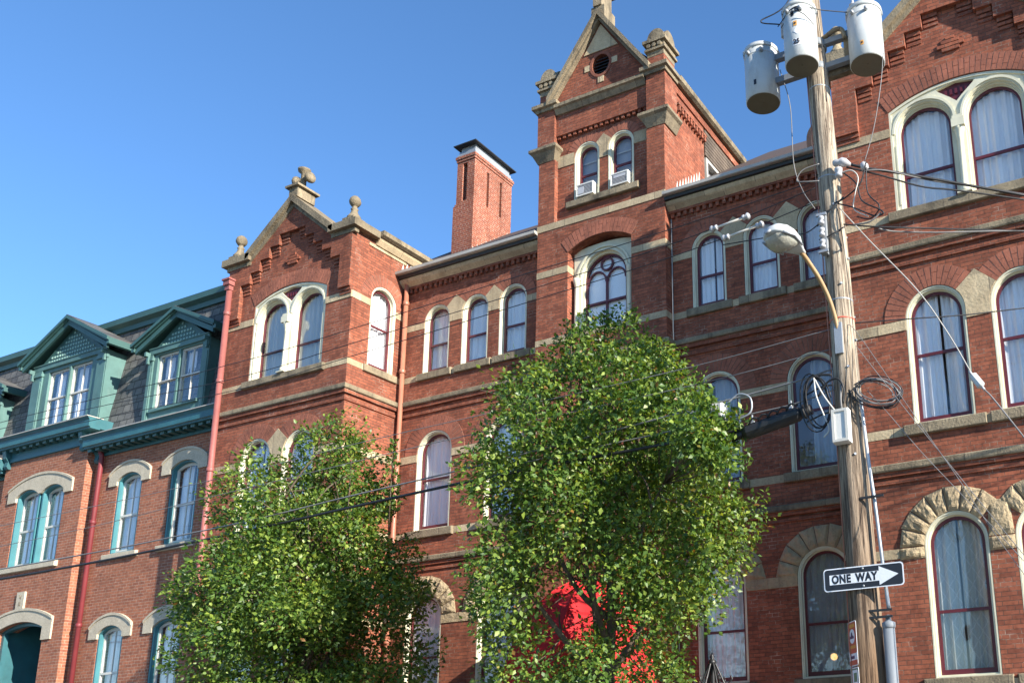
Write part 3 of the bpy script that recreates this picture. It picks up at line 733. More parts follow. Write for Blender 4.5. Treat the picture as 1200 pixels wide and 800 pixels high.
# recessed bays
def bay(x0, x1, top3, mid2, low1, zg):
    f = FR(YB); hw3 = .352; hw2 = .47; holes = []; zt = 11.66
    for c in top3: holes.append(arch(c, hw3 + .004, 9.32, 10.52, hw3 + .004))
    for c in mid2: holes.append(arch(c, hw2 + .004, 5.86, 7.52, hw2 + .004))
    for c in low1: holes.append(arch(c, hw2 + .004, zg, 4.07, hw2 + .004))
    b = mb(f); b.slab([(x0, 0), (x1, 0), (x1, zt), (x0, zt)], holes, 0, TH); b.build('wall', M['brick'], HALL)
    for k, c in enumerate(top3):
        arched_window(HALL, f, c, hw3, 9.323, 10.52, fd=.02, fw=.05, rail=9.98, gap=(c + .03, c + .07) if (x0 > -9 and k == 0) else None, cur='curtain')
        sill(HALL, f, c - .47, c + .47, 9.165, 9.322, .06)
        last = k == len(top3) - 1
        brick_ring(HALL, f, c, hw3, 10.52, .235, 0 if last else R(42), R(180) if k == 0 else R(138), pale=False)
        if not last: keystone(HALL, f, c, top3[k + 1], hw3, 10.52, 10.39)
    stone_band(HALL, f, x0, top3[0] - hw3, 10.39, 10.53, .008); stone_band(HALL, f, top3[-1] + hw3, x1, 10.39, 10.53, .008)
    for lst, zs, z0, zb, kind in ((mid2, 7.52, 5.863, 7.36, 0), (low1, 4.07, zg + .003, 3.92, 1)):
        e = x0
        for k, c in enumerate(lst):
            if c - hw2 > e: stone_band(HALL, f, e, c - hw2 - (.36 if kind and False else 0), zb, zb + (.16 if not kind else .18), .012, mat='rough_stone' if kind else 'stone', joint=.5)
            e = c + hw2
            sill(HALL, f, c - .6, c + .6, z0 - .165, z0 - .001)
            if not kind:
                brick_ring(HALL, f, c, hw2, zs, .33, 0, math.pi, pale=x0 < -9)
                arched_window(HALL, f, c, hw2, z0, zs, fd=.02, cur='curtain' if x0 < -9 else 'grey_curtain', gap=None if x0 < -9 else (c - .42, c - .1))
            else:
                stone_arch(HALL, f, c, hw2, zs, .37, R(2), R(178), 9, c)
                arched_window(HALL, f, c, hw2, z0, zs, fd=.02, cur='curtain' if x0 < -9 or k == 0 else 'net', rail=3.28)
        stone_band(HALL, f, e, x1, zb, zb + (.16 if not kind else .18), .012, mat='stone', joint=.5)
    # cornice
    n = int((x1 - x0) / .135); b = mb(f)
    for k in range(n):
        u = x0 + (k + .5) * (x1 - x0) / n; b.box(u - .034, u + .034, -.06, -.001, 11.30, 11.39)
    b.box(x0, x1, -.075, -.001, 11.391, 11.44); b.build('dentil_course', M['brick'], HALL)
    b = mb(f); b.profile([(.02, 11.44), (-.08, 11.44), (-.10, 11.46), (-.17, 11.52), (-.20, 11.57), (-.20, 11.59), (.02, 11.59)], x0, x1); b.build('cornice', M['stone'], HALL)
    b = mb(f); b.profile([(.02, 11.592), (-.23, 11.592), (-.25, 11.60), (-.26, 11.662), (.02, 11.662)], x0, x1); b.build('gutter', M['black'], HALL)
    b = mb(f); b.profile([(-.20, 11.664), (-.32, 11.664), (-.34, 11.675), (-.345, 11.735), (-.20, 11.745)], x0, x1); b.build('gutter_lip', M['gutter'], HALL)
    xr0 = x0 if x0 > -9 else -14.38; zr_ = 16.17 if x0 > -9 else 16.09
    b = mb(f); b.profile([(-.19, 11.70), (5.5, zr_ - .12), (5.5, zr_), (5.4, zr_), (-.19, 11.755)], xr0, x1); b.build('roof', M['roof'], HALL)
    b = mb(f); b.box(x0, x1, 5.5, 5.7, 0, 16.0); b.build('wall', M['brick'], HALL)
    b = mb(f); b.box(x0, x1, TH, 5.9, 11.2, 11.3); b.build('ceiling', M['white'], HALL)
b = mb(FR(YB)); b.profile([(2.4, 13.55), (5.5, 15.97), (5.5, 16.09), (5.4, 16.09), (2.4, 13.68)], -18.0, -14.385); b.build('roof', M['roof'], HALL)
b = mb(FR(YB)); b.box(-18.0, -14.4, 5.5, 5.7, 0, 16.0); b.build('wall', M['brick'], HALL)
bay(-14.40, -10.65, (-13.45, -12.41, -11.42), (-13.36, -11.56), (-13.45, -11.62), 2.40)
bay(-7.665, -3.79, (-6.87, -5.79, -4.71), (-6.79, -4.94), (-6.81, -4.93), 2.40)
# inner floors, so that rooms are rooms
b = mb()
for x0, x1, y0 in ((-17.7, -14.8, 13.0), (-14.3, -10.8, 14.4), (-10.3, -8.0, 14.3), (-7.5, -4.0, 14.4), (-3.4, -.2, 13.0)):
    for z in (1.5, 5.2, 8.7): b.box(x0, x1, y0, y0 + 3.0, z, z + .12)
    b.box(x0, x1, y0 + 3.0, y0 + 3.1, 0, 11)
b.build('inner_floor', M['blind'], HALL)

for k, (x, z, r) in enumerate(((-5.10, 2.78, .085), (-4.72, 2.73, .06))):
    T = thing('lamp', ('larger lit lamp glowing behind the net curtain left of the wooden pole' if k == 0 else 'smaller lit lamp glowing behind the net curtain beside the wooden pole'), 'lamp', (x, YB + .75, z - .3), 'lamps inside the window')
    b = mb(); r *= .7; b.lathe([(r * math.sin(math.pi * k / 8) + .001, z - r * math.cos(math.pi * k / 8)) for k in range(9)], (x, YB + .75, 0), 14); b.build('shade', M['glow'], T)
    b = mb(); b.tube([(x, YB + .75, 1.62), (x, YB + .75, z - r)], .012, 6); b.build('stand', M['dark_wood'] if 'dark_wood' in M else M['black'], T)

# ------------------------------------------------------------------ tower
f = FR(YT); cx = -9.16
xl, xr = -10.65, -7.665
niche = segarch(-9.90, -8.42, 9.32, 11.08, .22)
b = mb(f); b.slab([(xl, 0), (xr, 0), (xr, 11.70), (xl, 11.70)], [niche, arch(cx, 1.0, 0.1, 2.9, 1.0)], 0, .28); b.build('wall', M['brick'], HALL)
b = mb(SD(xr)); b.slab([(YT + .28, 0), (15.6, 0), (15.6, 14.62), (YT + .28, 14.62)], [], 0, .3); b.build('wall', M['brick'], HALL)
b = mb(SDL(xl)); b.slab([(YT + .28, 0), (15.6, 0), (15.6, 14.62), (YT + .28, 14.62)], [], 0, .3); b.build('wall', M['brick'], HALL)
b = mb(); b.box(xl + .01, xr - .01, 17.4, 17.6, 0, 14.6); b.build('wall', M['brick'], HALL)
# rear part of the tower attic: weathered siding with a small side window
b = mb(SD(xr + .0)); b.slab([(15.6, 11.5), (17.4, 11.5), (17.4, 14.45), (15.6, 14.45)], [[(15.72, 13.0), (16.35, 13.0), (16.35, 13.62), (15.72, 13.62)]], .03, .3); b.build('siding', M['dark_wood'], HALL)
b = mb(SD(xr)); b.ring([(15.66, 12.94), (16.41, 12.94), (16.41, 13.68), (15.66, 13.68)], [(15.74, 13.02), (16.33, 13.02), (16.33, 13.6), (15.74, 13.6)], -.02, .1); w_ = b.build('attic_window', M['gutter'], HALL)
b = mb(SD(xr)); b.box(15.74, 16.33, .05, .06, 13.02, 13.6); b.build('pane', M['glass'], w_)
b = mb(SD(xr)); b.box(15.74, 16.33, .12, .14, 13.02, 13.6); b.build('backing', M['grey_curtain'], w_)
b = mb(SDL(xl)); b.slab([(15.6, 11.5), (17.4, 11.5), (17.4, 14.45), (15.6, 14.45)], [], .03, .3); b.build('siding', M['dark_wood'], HALL)
# niche
nb = .29
b = mb(f); fo = segarch(-9.86, -8.47, 9.33, 10.98, .18); hwn = .56
b.slab([(-10.0, 9.2), (-8.3, 9.2), (-8.3, 11.5), (-10.0, 11.5)], [arch(cx - .01, .645, 9.33, 10.50, .645)], nb, nb + .25); b.build('niche_wall', M['brick'], HALL)
cn = cx - .01
b = mb(f)
b.slab([(cn - .70, 9.33), (cn + .70, 9.33), (cn + .70, 11.1)] + [(cn + .70 * math.cos(math.pi * k / 16), 11.1 + .12 * math.sin(math.pi * k / 16)) for k in range(1, 16)] + [(cn - .70, 11.1)], [arch(cn, .53, 9.36, 10.50, .53)], nb - .10, nb - .001)
for r0, r1, dd in ((.64, .60, .13), (.57, .53, .12)): b.ring(arch(cn, r0, 9.37, 10.50, r0)[2:], arch(cn, r1, 9.37, 10.50, r1)[2:], nb - dd, nb - .10, closed=False)
b.ring(arch(cn, .531, 9.36, 10.50, .531), arch(cn, .49, 9.38, 10.50, .49), nb - .05, nb + .06)
w_ = b.build('window', M['cream'], HALL, label='tall arched tower window with tracery and white blinds')
b = mb()
for u in (cn - .62, cn + .62):
    b.lathe([(.07, 9.34), (.07, 9.44), (.045, 9.47), (.04, 10.38), (.055, 10.40), (.075, 10.50), (.075, 10.54)], (u, YT + nb - .13, 0), 10)
b.build('column', M['cream'], w_)
b = mb(f); d0, d1 = nb + .0, nb + .045
b.ring(arch(cn, .49, 9.38, 10.50, .49), arch(cn, .445, 9.44, 10.50, .445), d0, d1)
b.box(cn - .02, cn + .02, d0, d1, 9.44, 10.52); b.box(cn - .45, cn + .45, d0 - .004, d1 - .004, 9.95, 9.995)
for sg in (-1, 1):
    c = cn + sg * .2275; r0 = .225
    n = 12; A = [(c + r0 * math.cos(math.pi * k / n), 10.42 + r0 * 1.15 * math.sin(math.pi * k / n)) for k in range(n + 1)]
    Bp = [(c + (r0 - .034) * math.cos(math.pi * k / n), 10.42 + (r0 * 1.15 - .034) * math.sin(math.pi * k / n)) for k in range(n + 1)]
    b.ring(A, Bp, d0 + .004, d1 - .004, closed=False)
n = 18; A = [(cn + .15 * math.cos(2 * math.pi * k / n), 10.795 + .15 * math.sin(2 * math.pi * k / n)) for k in range(n)]
Bp = [(cn + .115 * math.cos(2 * math.pi * k / n), 10.795 + .115 * math.sin(2 * math.pi * k / n)) for k in range(n)]
b.ring(A, Bp, d0 + .002, d1 - .002)
b.build('sash', M['maroon'], w_)
b = mb(f); b.slab(arch(cn, .46, 9.41, 10.5, .46), [], nb + .05, nb + .054); b.build('pane', M['glass'], w_)
b = mb(f); b.slab(arch(cn, .49, 9.4, 10.5, .49), [], nb + .060, nb + .064); b.build('blind', M['blind'], w_)
rad = (.74 ** 2 + .22 ** 2) / (2 * .22); a = math.asin(.74 / rad)
brick_ring(HALL, f, cx, rad + .004, 11.30 - rad, .30, math.pi / 2 - a, math.pi / 2 + a, pale=False)
sill(HALL, f, -9.90, -8.42, 9.17, 9.325, -.02)
for u0, u1 in ((xl, -9.90), (-8.42, xr)): stone_band(HALL, f, u0, u1, 10.66, 10.80, .008)
b = mb(SDL(-9.90)); stone_band(HALL, b.map, YT + .002, YT + .28, 10.66, 10.80, .004, back=.004)
stone_band(HALL, SD(xr), YT, YB, 10.66, 10.80, .008)
# entrance doorway below, behind the awning
b = mb(f); b.ring(arch(cx, .998, .1, 2.9, .998), arch(cx, .88, .1, 2.9, .88), .05, .2); b.box(cx - .04, cx + .04, .1, .18, .1, 3.7); b.box(cx - .9, cx + .9, .1, .18, 2.3, 2.4)
w_ = b.build('door', M['maroon'], HALL); b = mb(f); b.slab(arch(cx, .9, .1, 2.9, .9), [], .19, .21); b.build('pane', M['glass'], w_)
b = mb(f); b.slab(arch(cx, .99, .1, 2.9, .99), [], .24, .27); b.build('door_panel', M['door_wood'], w_)
stone_arch(HALL, f, cx, 1.0, 2.9, .42, R(2), R(178), 13, 21.)
# band between stages, upper stage
foot_t = [(xl, 15.0), (xl, YT), (xr, YT), (xr, YB + .15)]
sweep(foot_t, [(-.02, 11.70), (.012, 11.70), (.012, 11.845), (-.02, 11.845)]).build('string_course', M['stone'], HALL)
pl, prr = (-10.70, -10.25), (-8.05, -7.60)
up_d = .115
w1, w2 = -9.535, -8.715; hwu = .305
b = mb(f); b.slab([(pl[1] - .01, 11.845), (prr[0] + .01, 11.845), (prr[0] + .01, 13.90), (pl[1] - .01, 13.90)], [arch(c, hwu + .004, 12.26, 13.27, hwu + .004) for c in (w1, w2)], up_d, up_d + .25)
b.build('wall', M['brick'], HALL)
for u0, u1, sl in ((*pl, 0), (*prr, 1)):
    b = mb(f); b.box(u0 + .05 * (1 - sl), u1 - .05 * sl, .0, .46, 11.845, 13.31); b.box(u0 + .02, u1, -.03, .46, 13.62, 14.58); b.build('pier', M['brick'], HALL)
    b = mb(); g = [(-.1, 13.31), (.01, 13.31), (.10, 13.50), (.15, 13.54), (.15, 13.60), (.02, 13.64), (-.1, 13.64)]
    s = sweep([(u0 + .03, YT + .46), (u0 + .03, YT + .0), (u1 - .03, YT + .0), (u1 - .03, YT + .46)], g); s.build('pier_cap', M['grey_stone'], HALL)
    g = [(-.1, 14.50), (.035, 14.50), (.05, 14.56), (.10, 14.58), (.10, 14.66), (.0, 14.70), (-.1, 14.70)]
    s = sweep([(u0 + .02, YT + .46), (u0 + .02, YT - .03), (u1, YT - .03), (u1, YT + .46)], g); s.build('pier_cap', M['grey_stone'], HALL)
    b = mb(f); b.box(u0 + .05, u1 - .03, -.005, .44, 14.70, 14.93); b.build('pier', M['brick'], HALL)
    b = mb(f); b.box(u0 + .045, u1 - .025, -.01, .445, 14.93, 15.05)
    b.box(u0 + .0, u1 + .02, -.055, .49, 15.05, 15.10); b.box(u0 + .03, u1 - .01, -.02, .46, 15.10, 15.22); b.box(u0 - .03, u1 + .05, -.085, .52, 15.22, 15.29)
    for k in range(3): b.lathe([(.045, -.04), (.05, 0), (.03, .03), (0, .035)], (u0 + .1 + k * .125, -.03, 15.16), 8, axis='y')
    # dome with four raised arches, stood on the capital
    cxx = (u0 + u1) / 2 + .01
    n = 10
    b.slab([(cxx - .2, 15.29), (cxx + .2, 15.29)] + [(cxx + .2 * math.cos(math.pi * k / n), 15.34 + .24 * math.sin(math.pi * k / n)) for k in range(n + 1)], [], -.0, .44)
    b.map = None; cy = YT + .22
    b.map = lambda u, d, z: (cxx - .22 + d, u, z)
    b.slab([(cy - .2, 15.29), (cy + .2, 15.29)] + [(cy + .2 * math.cos(math.pi * k / n), 15.34 + .24 * math.sin(math.pi * k / n)) for k in range(n + 1)], [], 0.004, .436)
    b.build('domed_pinnacle', M['grey_stone'], HALL)
for k, c in enumerate((w1, w2)):
    fu = FR(YT + up_d)
    w_ = arched_window(HALL, fu, c, hwu, 12.263, 13.27, fd=.015, fw=.06, cur=None, rail=12.86)
    b = mb(fu); b.slab(arch(c, hwu - .06, 12.3, 13.27, hwu - .06), [], .19, .195); b.build('blind', M['grey_curtain'], w_)
    b = mb(fu); b.box(c - .23, c + .23, .15, .17, 13.17, 13.19); b.build('curtain_rod', M['white'], w_)
fu = FR(YT + up_d)
brick_ring(HALL, fu, w1, hwu, 13.27, .2, R(40), R(180), pale=False); brick_ring(HALL, fu, w2, hwu, 13.27, .2, 0, R(140), pale=False)
keystone(HALL, fu, w1, w2, hwu, 13.27, 13.10)
stone_band(HALL, fu, pl[1], w1 - hwu, 13.16, 13.42, .012); stone_band(HALL, fu, w2 + hwu, prr[0], 13.16, 13.42, .012)
sill(HALL, fu, -10.0, -8.28, 12.12, 12.262, .08)
b = mb(f)
n = 17
for k in range(n):
    u = pl[1] + .06 + k * (prr[0] - pl[1] - .12) / (n - 1); b.box(u - .033, u + .033, .05, up_d + .02, 13.80, 13.87)
b.box(pl[1], prr[0], .035, .3, 13.90, 14.50); b.box(pl[1], prr[0], .03, up_d + .02, 13.872, 13.91)
b.build('dentil_course', M['brick'], HALL)
b = mb(f); b.profile([(.05, 14.36), (.0, 14.36), (-.06, 14.46), (-.10, 14.48), (-.10, 14.55), (.05, 14.60)], pl[1] + .01, prr[0] - .01); b.build('cornice', M['grey_stone'], HALL)
# gable
za, zb = 16.30, 14.72; gx0, gx1 = pl[1] - .02, prr[0] + .02; gm = cx + .02
ang = [2 * math.pi * k / 20 for k in range(20)]
ro = [(gm + .21 * math.cos(t), 15.24 + .24 * math.sin(t)) for t in ang]
b = mb(f); b.slab([(gx0, 14.56), (gx1, 14.56), (gx1, zb), (gm, za), (gx0, zb)], [ro], .03, .3); b.build('wall', M['brick'], HALL)
b = mb(f); b.ring([(gm + .27 * math.cos(t), 15.24 + .30 * math.sin(t)) for t in ang], ro, .012, .06)
w_ = b.build('louvre', M['vouss'], HALL)
b = mb(f)
for k in range(6):
    z = 15.04 + k * .075; hw_ = .205 * math.sqrt(max(.05, 1 - ((z - 15.24) / .24) ** 2)); i = [b.P(p) for p in ((gm - hw_, .06, z - .02), (gm + hw_, .06, z - .02), (gm + hw_, .13, z + .045), (gm - hw_, .13, z + .045))]; b.F(i)
    b.box(gm - hw_, gm + hw_, .058, .07, z - .03, z - .018)
b.box(gm - .2, gm + .2, .2, .21, 15.0, 15.5); b.build('slats', M['black'], w_)
for du, dz in ((-.33, 0), (.33, 0), (0, -.36)):
    b = mb(f); b.box(gm + du - .07, gm + du + .07, .016, .06, 15.24 + dz - .07, 15.24 + dz + .07); b.build('louvre_block', M['stone'], HALL)
b = mb(f); b.slab([(gm - .42, 15.58), (gm + .42, 15.58), (gm, 16.22)], [], .012, .028); b.build('gable_stone', M['stone'], HALL)
for (u0, z0, u1, z1) in ((gx0 - .12, zb - .12, gm, za + .06), (gm, za + .06, gx1 + .12, zb - .12)):
    b = mb(f); b.slab([(u0, z0), (u1, z1), (u1, z1 + .15), (u0, z0 + .15)], [], -.15, .42); b.slab([(u0, z0 - .09), (u1, z1 - .09), (u1, z1 - .001), (u0, z0 - .001)], [], -.08, .02); b.build('coping', M['grey_stone'], HALL)
b = mb()
b.box(gm - .16, gm + .16, YT - .10, YT + .32, za + .0, za + .28); b.box(gm - .10, gm + .10, YT - .13, YT + .28, za + .28, za + .75); b.box(gm - .17, gm + .17, YT - .2, YT + .36, za + .75, za + .85)
b.lathe([(.1, za + .85), (.06, za + .95), (.06, za + 1.2), (.15, za + 1.3), (.1, za + 1.45), (0, za + 1.5)], (gm, YT + .07, 0), 12); b.build('apex_finial', M['grey_stone'], HALL)
# tower roof and its eaves
b = mb(); p = [(xl - .15, 14.62), (gm, za - .1), (xr + .15, 14.62)]
for ya, yb2 in ((YT + .3, 17.5),):
    A = [b.P((q[0], ya, q[1])) for q in p]; B2 = [b.P((q[0], yb2, q[1])) for q in p]
    b.F((A[0], A[1], B2[1], B2[0])); b.F((A[1], A[2], B2[2], B2[1])); b.F(A); b.F(B2[::-1]); b.F((A[0], B2[0], B2[2], A[2]))
b.build('roof', M['roof'], HALL)
for path in ([(xr, YT + .46), (xr, 17.5)], [(xl, 17.5), (xl, YT + .46)]):
    sweep(path, [(-.02, 14.56), (.10, 14.56), (.16, 14.60), (.18, 14.69), (-.02, 14.69)]).build('gutter', M['grey_stone'], HALL)
    sweep(path, [(-.02, 14.38), (.03, 14.38), (.03, 14.555), (-.02, 14.555)]).build('string_course', M['brick'], HALL)
b = mb(SD(xr))
for k in range(10): b.box(YT + .55 + k * .125, YT + .55 + k * .125 + .065, -.08, .01, 13.97, 14.09)
b.box(YT + .52, 15.6, -.085, .01, 14.091, 14.14); b.build('dentil_course', M['brick'], HALL)
b = mb(SD(xr))
for k in range(9): b.box(15.62, 17.45, -.02 - .0, .02, 13.72 + k * .09, 13.72 + k * .09 + .075) if 13.72 + k * .09 < 14.3 else None
b.build('siding', M['dark_wood'], HALL)
def flash(x, y0, n, st, rise, z0, sgn=1):
    b = mb(SD(x))
    for k in range(n):
        y = y0 + k * st; z = z0 + k * rise
        b.slab([(y, z - .06), (y + st, z + rise - .06), (y + st * .95, z + rise + .19), (y + st * .45, z + .04)], [], -.012, .001)
    b.build('flashing', M['flashing'], HALL)
flash(xr, YB - .2, 12, .125, .1, 11.74); flash(-14.40, YB - .24, 4, .125, .1, 11.74)
# arched roof vent at the right end of the recessed bay's roof
b = mb(FR(YB)); b.slab(arch(-4.55, .36, 12.0, 12.42, .36), [arch(-4.55, .26, 12.05, 12.42, .26)], .35, 1.6); w_ = b.build('roof_vent', M['roof'], HALL)
b = mb(FR(YB))
for k in range(7): b.box(-4.82, -4.28, .42, .46, 12.06 + k * .085, 12.12 + k * .085)
b.build('slats', M['dark_wood'], w_)
# chimney
b = mb(); X0, X1, Y0, Y1 = -16.85, -16.12, 18.0, 19.62
b.box(X0, X1, Y0, Y1, 13.0, 16.39); b.box(X0 + .05, X1, Y0, Y1, 16.39, 16.45)
xa = X0 + .10; zs_, zt_ = 16.45, 17.78
b.map = FR(Y0); b.slab([(xa, zs_), (X1, zs_), (X1, zt_), (xa, zt_)], [[(xa + .20, zs_ + .06), (xa + .37, zs_ + .06), (xa + .37, zt_ - .07), (xa + .20, zt_ - .07)]], 0, .14)
b.map = SD(X1 + .001); b.slab([(Y0 + .14, zs_), (Y1, zs_), (Y1, zt_), (Y0 + .14, zt_)], [[(Y0 + u, zs_ + w0), (Y0 + u + .09, zs_ + w0), (Y0 + u + .09, zt_ - .16), (Y0 + u, zt_ - .16)] for u, w0 in ((.53, .06), (1.09, .03))], 0, .14)
b.map = None; b.box(xa + .01, X1 - .13, Y0 + .141, Y1, zs_, zt_ - .01)
b.box(xa - .018, X1 + .024, Y0 - .024, Y1 + .024, zt_, zt_ + .08); b.box(xa - .04, X1 + .047, Y0 - .047, Y1 + .047, zt_ + .08, zt_ + .165)
ch = b.build('chimney', M['brick_chimney'], HALL)
zc_ = zt_ + .165
b = mb(); b.box(xa - .012, X1 + .018, Y0 - .012, Y1 + .012, zc_, zc_ + .07); b.box(xa + .03, X1 - .02, Y0 + .02, Y1 - .03, zc_ + .07, zc_ + .17); b.box(xa + .07, X1 - .05, Y0 + .07, Y1 - .07, zc_ + .17, zc_ + .33)
b.build('flue_collar', M['galv'], ch)
b = mb(); b.box(xa - .09, X1 + .09, Y0 - .10, Y1 + .09, zc_ + .33, zc_ + .36); b.build('cap', M['black'], ch)
b = mb(SD(X1 + .013))
for k in range(9):
    y = Y0 + k * .18; z = 14.78 + k * .143; b.slab([(y, z - .3), (y + .18, z - .18), (y + .18, z + .20), (y + .02, z + .19)], [], 0, .012)
b.build('flashing', M['flashing'], ch)
# down pipes
def downpipe(name, mat, x, y, z0, z1, head=True, r=.05, label=None):
    b = mb(); b.tube([(x, y, z0), (x, y, z1)], r, 10)
    for z in (1.5, 3.6, 5.4, 7.4, 9.4, 11.0):
        if z < z1 - .3: b.lathe([(r + .012, z), (r + .018, z + .02), (r + .018, z + .07), (r + .012, z + .09)], (x, y, 0), 10)
    o = b.build(name, M[mat], HALL, label=label)
    if head:
        b = mb(); k = 1.0
        b.box(x - .07, x + .07, y - .07, y + .06, z1 - .02, z1 + .09); b.box(x - .10, x + .10, y - .10, y + .06, z1 + .09, z1 + .20); b.box(x - .125, x + .125, y - .125, y + .06, z1 + .20, z1 + .24)
        b.build('pipe_head', M['pink' if mat == 'pink' else mat], o)
    return o
downpipe('downpipe', 'pink', -18.02, YE - .13, .2, 11.62, r=.062, label='pink painted down pipe with a square head at the gable corner')
downpipe('downpipe', 'copper', -14.27, YB - .10, .2, 11.5, head=False, r=.05, label='brown metal down pipe in the corner')
b = mb(); b.tube([(xr + .03, YB - .03, 3), (xr + .03, YB - .03, 11.3)], .012, 6); b.build('conduit', M['gutter'], HALL)

# air conditioners resting in the tower's upper windows
for k, c in enumerate((w1, w2)):
    y0 = YT + up_d
    T = thing('air_conditioner', ('white air conditioner in the left of the two small tower windows' if k == 0 else 'white air conditioner in the right of the two small tower windows'), 'air conditioner', (c, y0 - .1, 12.27), 'air conditioners in the tower windows')
    fm = FR(y0 - .085)
    b = mb(fm); z0, z1 = 12.30, 12.57
    b.box(c - .205, c + .205, .02, .34, z0, z1); b.ring([(c - .205, z0), (c + .205, z0), (c + .205, z1), (c - .205, z1)], [(c - .18, z0 + .025), (c + .18, z0 + .025), (c + .18, z1 - .025), (c - .18, z1 - .025)], 0, .021)
    b.build('housing', M['acwhite'], T)
    b = mb(fm)
    for q in range(7): b.box(c - .17, c + .17, .008, .018, z0 + .045 + q * .03, z0 + .045 + q * .03 + .012)
    b.box(c - .165, c - .02, .004, .007, z0 + .05, z0 + .20) if k == 0 else b.box(c - .13, c + .15, .004, .007, z0 + .16, z0 + .22)
    b.build('grille', M['porcelain'], T)
    b = mb(fm); b.box(c - .17, c + .17, .0185, .0195, z0 + .035, z1 - .035); b.build('coil', M['acdark'], T)

# ------------------------------------------------------------------ red awning over the tower door
T = thing('awning', 'red canvas domed awning over the tower door behind the larger tree', 'awning', (cx, 13.75, 2.0))
b = mb(); nu, nv = 48, 16; ax_, ay_, az_ = 1.30, 2.1, 2.27; z0 = 2.1; y0 = YT - .03; cxa = -9.16
rows = []
for j in range(nv + 1):
    th = math.pi / 2 * j / nv; row = []
    for i in range(nu + 1):
        ph = math.pi * i / nu; rib = 1 - .030 * abs(math.sin(ph * 8)) - .012 * noise.noise(Vector((ph * 3, th * 4, 2)))
        row.append(b.P((cxa + ax_ * math.cos(ph) * math.cos(th) * rib, y0 - ay_ * math.sin(ph) * math.cos(th) * rib, z0 + az_ * math.sin(th) * rib)))
    rows.append(row)
for j in range(nv):
    for i in range(nu): b.F((rows[j][i], rows[j][i + 1], rows[j + 1][i + 1], rows[j + 1][i]), 0, True)
rows2 = [b.P((cxa + ax_ * math.cos(math.pi * i / nu), y0 - ay_ * math.sin(math.pi * i / nu), z0 - .28 - .03 * abs(math.sin(i * 1.5)))) for i in range(nu + 1)]
for i in range(nu): b.F((rows2[i], rows2[i + 1], rows[0][i + 1], rows[0][i]), 0)
for q in range(1, 8):
    ph = math.pi * q / 8
    b.tube([(cxa + ax_ * math.cos(ph) * math.cos(t) * 1.001, y0 - ay_ * math.sin(ph) * math.cos(t) * 1.001, z0 + az_ * math.sin(t) * 1.001) for t in [math.pi / 2 * k / 14 for k in range(15)]], .014, 5)
b.build('canopy', M['awning'], T, recalc=False)
b = mb()
for q in range(5):
    ph = math.pi * q / 4
    b.tube([(cxa + .99 * ax_ * math.cos(ph) * math.cos(t) * .97, y0 - .99 * ay_ * math.sin(ph) * math.cos(t) * .97, z0 + .97 * az_ * math.sin(t)) for t in [math.pi / 2 * k / 8 for k in range(9)]], .015, 6)
b.build('frame', M['galv'], T)
# iron fence and gate post by the entrance
T = thing('iron_fence', 'black wrought iron fence with a tall spired post', 'fence', (-5.7, 11.5, .11))
fx, fy = -5.75, 11.5; zt = 2.66
b = mb(); b.tube([(fx, fy, .11), (fx, fy, zt - .12)], .035, 8)
b.lathe([(.035, zt - .12), (.06, zt - .10), (.05, zt - .06), (.02, zt - .04), (.035, zt - .015), (.015, zt + .02), (0, zt + .05)], (fx, fy, 0), 10); b.build('post', M['iron'], T)
b = mb()
for k in range(6):
    a = k * math.pi / 3 + .3; dx, dy = math.cos(a), math.sin(a)
    b.tube(catmull([(fx + dx * .20, fy + dy * .20, zt - .62), (fx + dx * .17, fy + dy * .17, zt - .42), (fx + dx * .09, fy + dy * .09, zt - .22), (fx + dx * .03, fy + dy * .03, zt - .08)], 4), .016, 6)
    b.tube(catmull([(fx + dx * .14, fy + dy * .14, zt - .5), (fx + dx * .22, fy + dy * .22, zt - .38), (fx + dx * .27, fy + dy * .27, zt - .33), (fx + dx * .25, fy + dy * .25, zt - .28)], 4), .012, 5)
b.build('scrolled_spire', M['iron'], T)
for dirn in (1,):
    b = mb()
    for k in range(22):
        x = fx + .15 + k * .125; b.tube([(x, fy, .15), (x, fy, 1.25)], .011, 5); b.lathe([(.012, 1.25), (.03, 1.28), (.0, 1.38)], (x, fy, 0), 6)
    b.box(fx, fx + 2.9, fy - .015, fy + .015, .3, .335); b.box(fx, fx + 2.9, fy - .015, fy + .015, 1.1, 1.135); b.build('pickets', M['iron'], T)

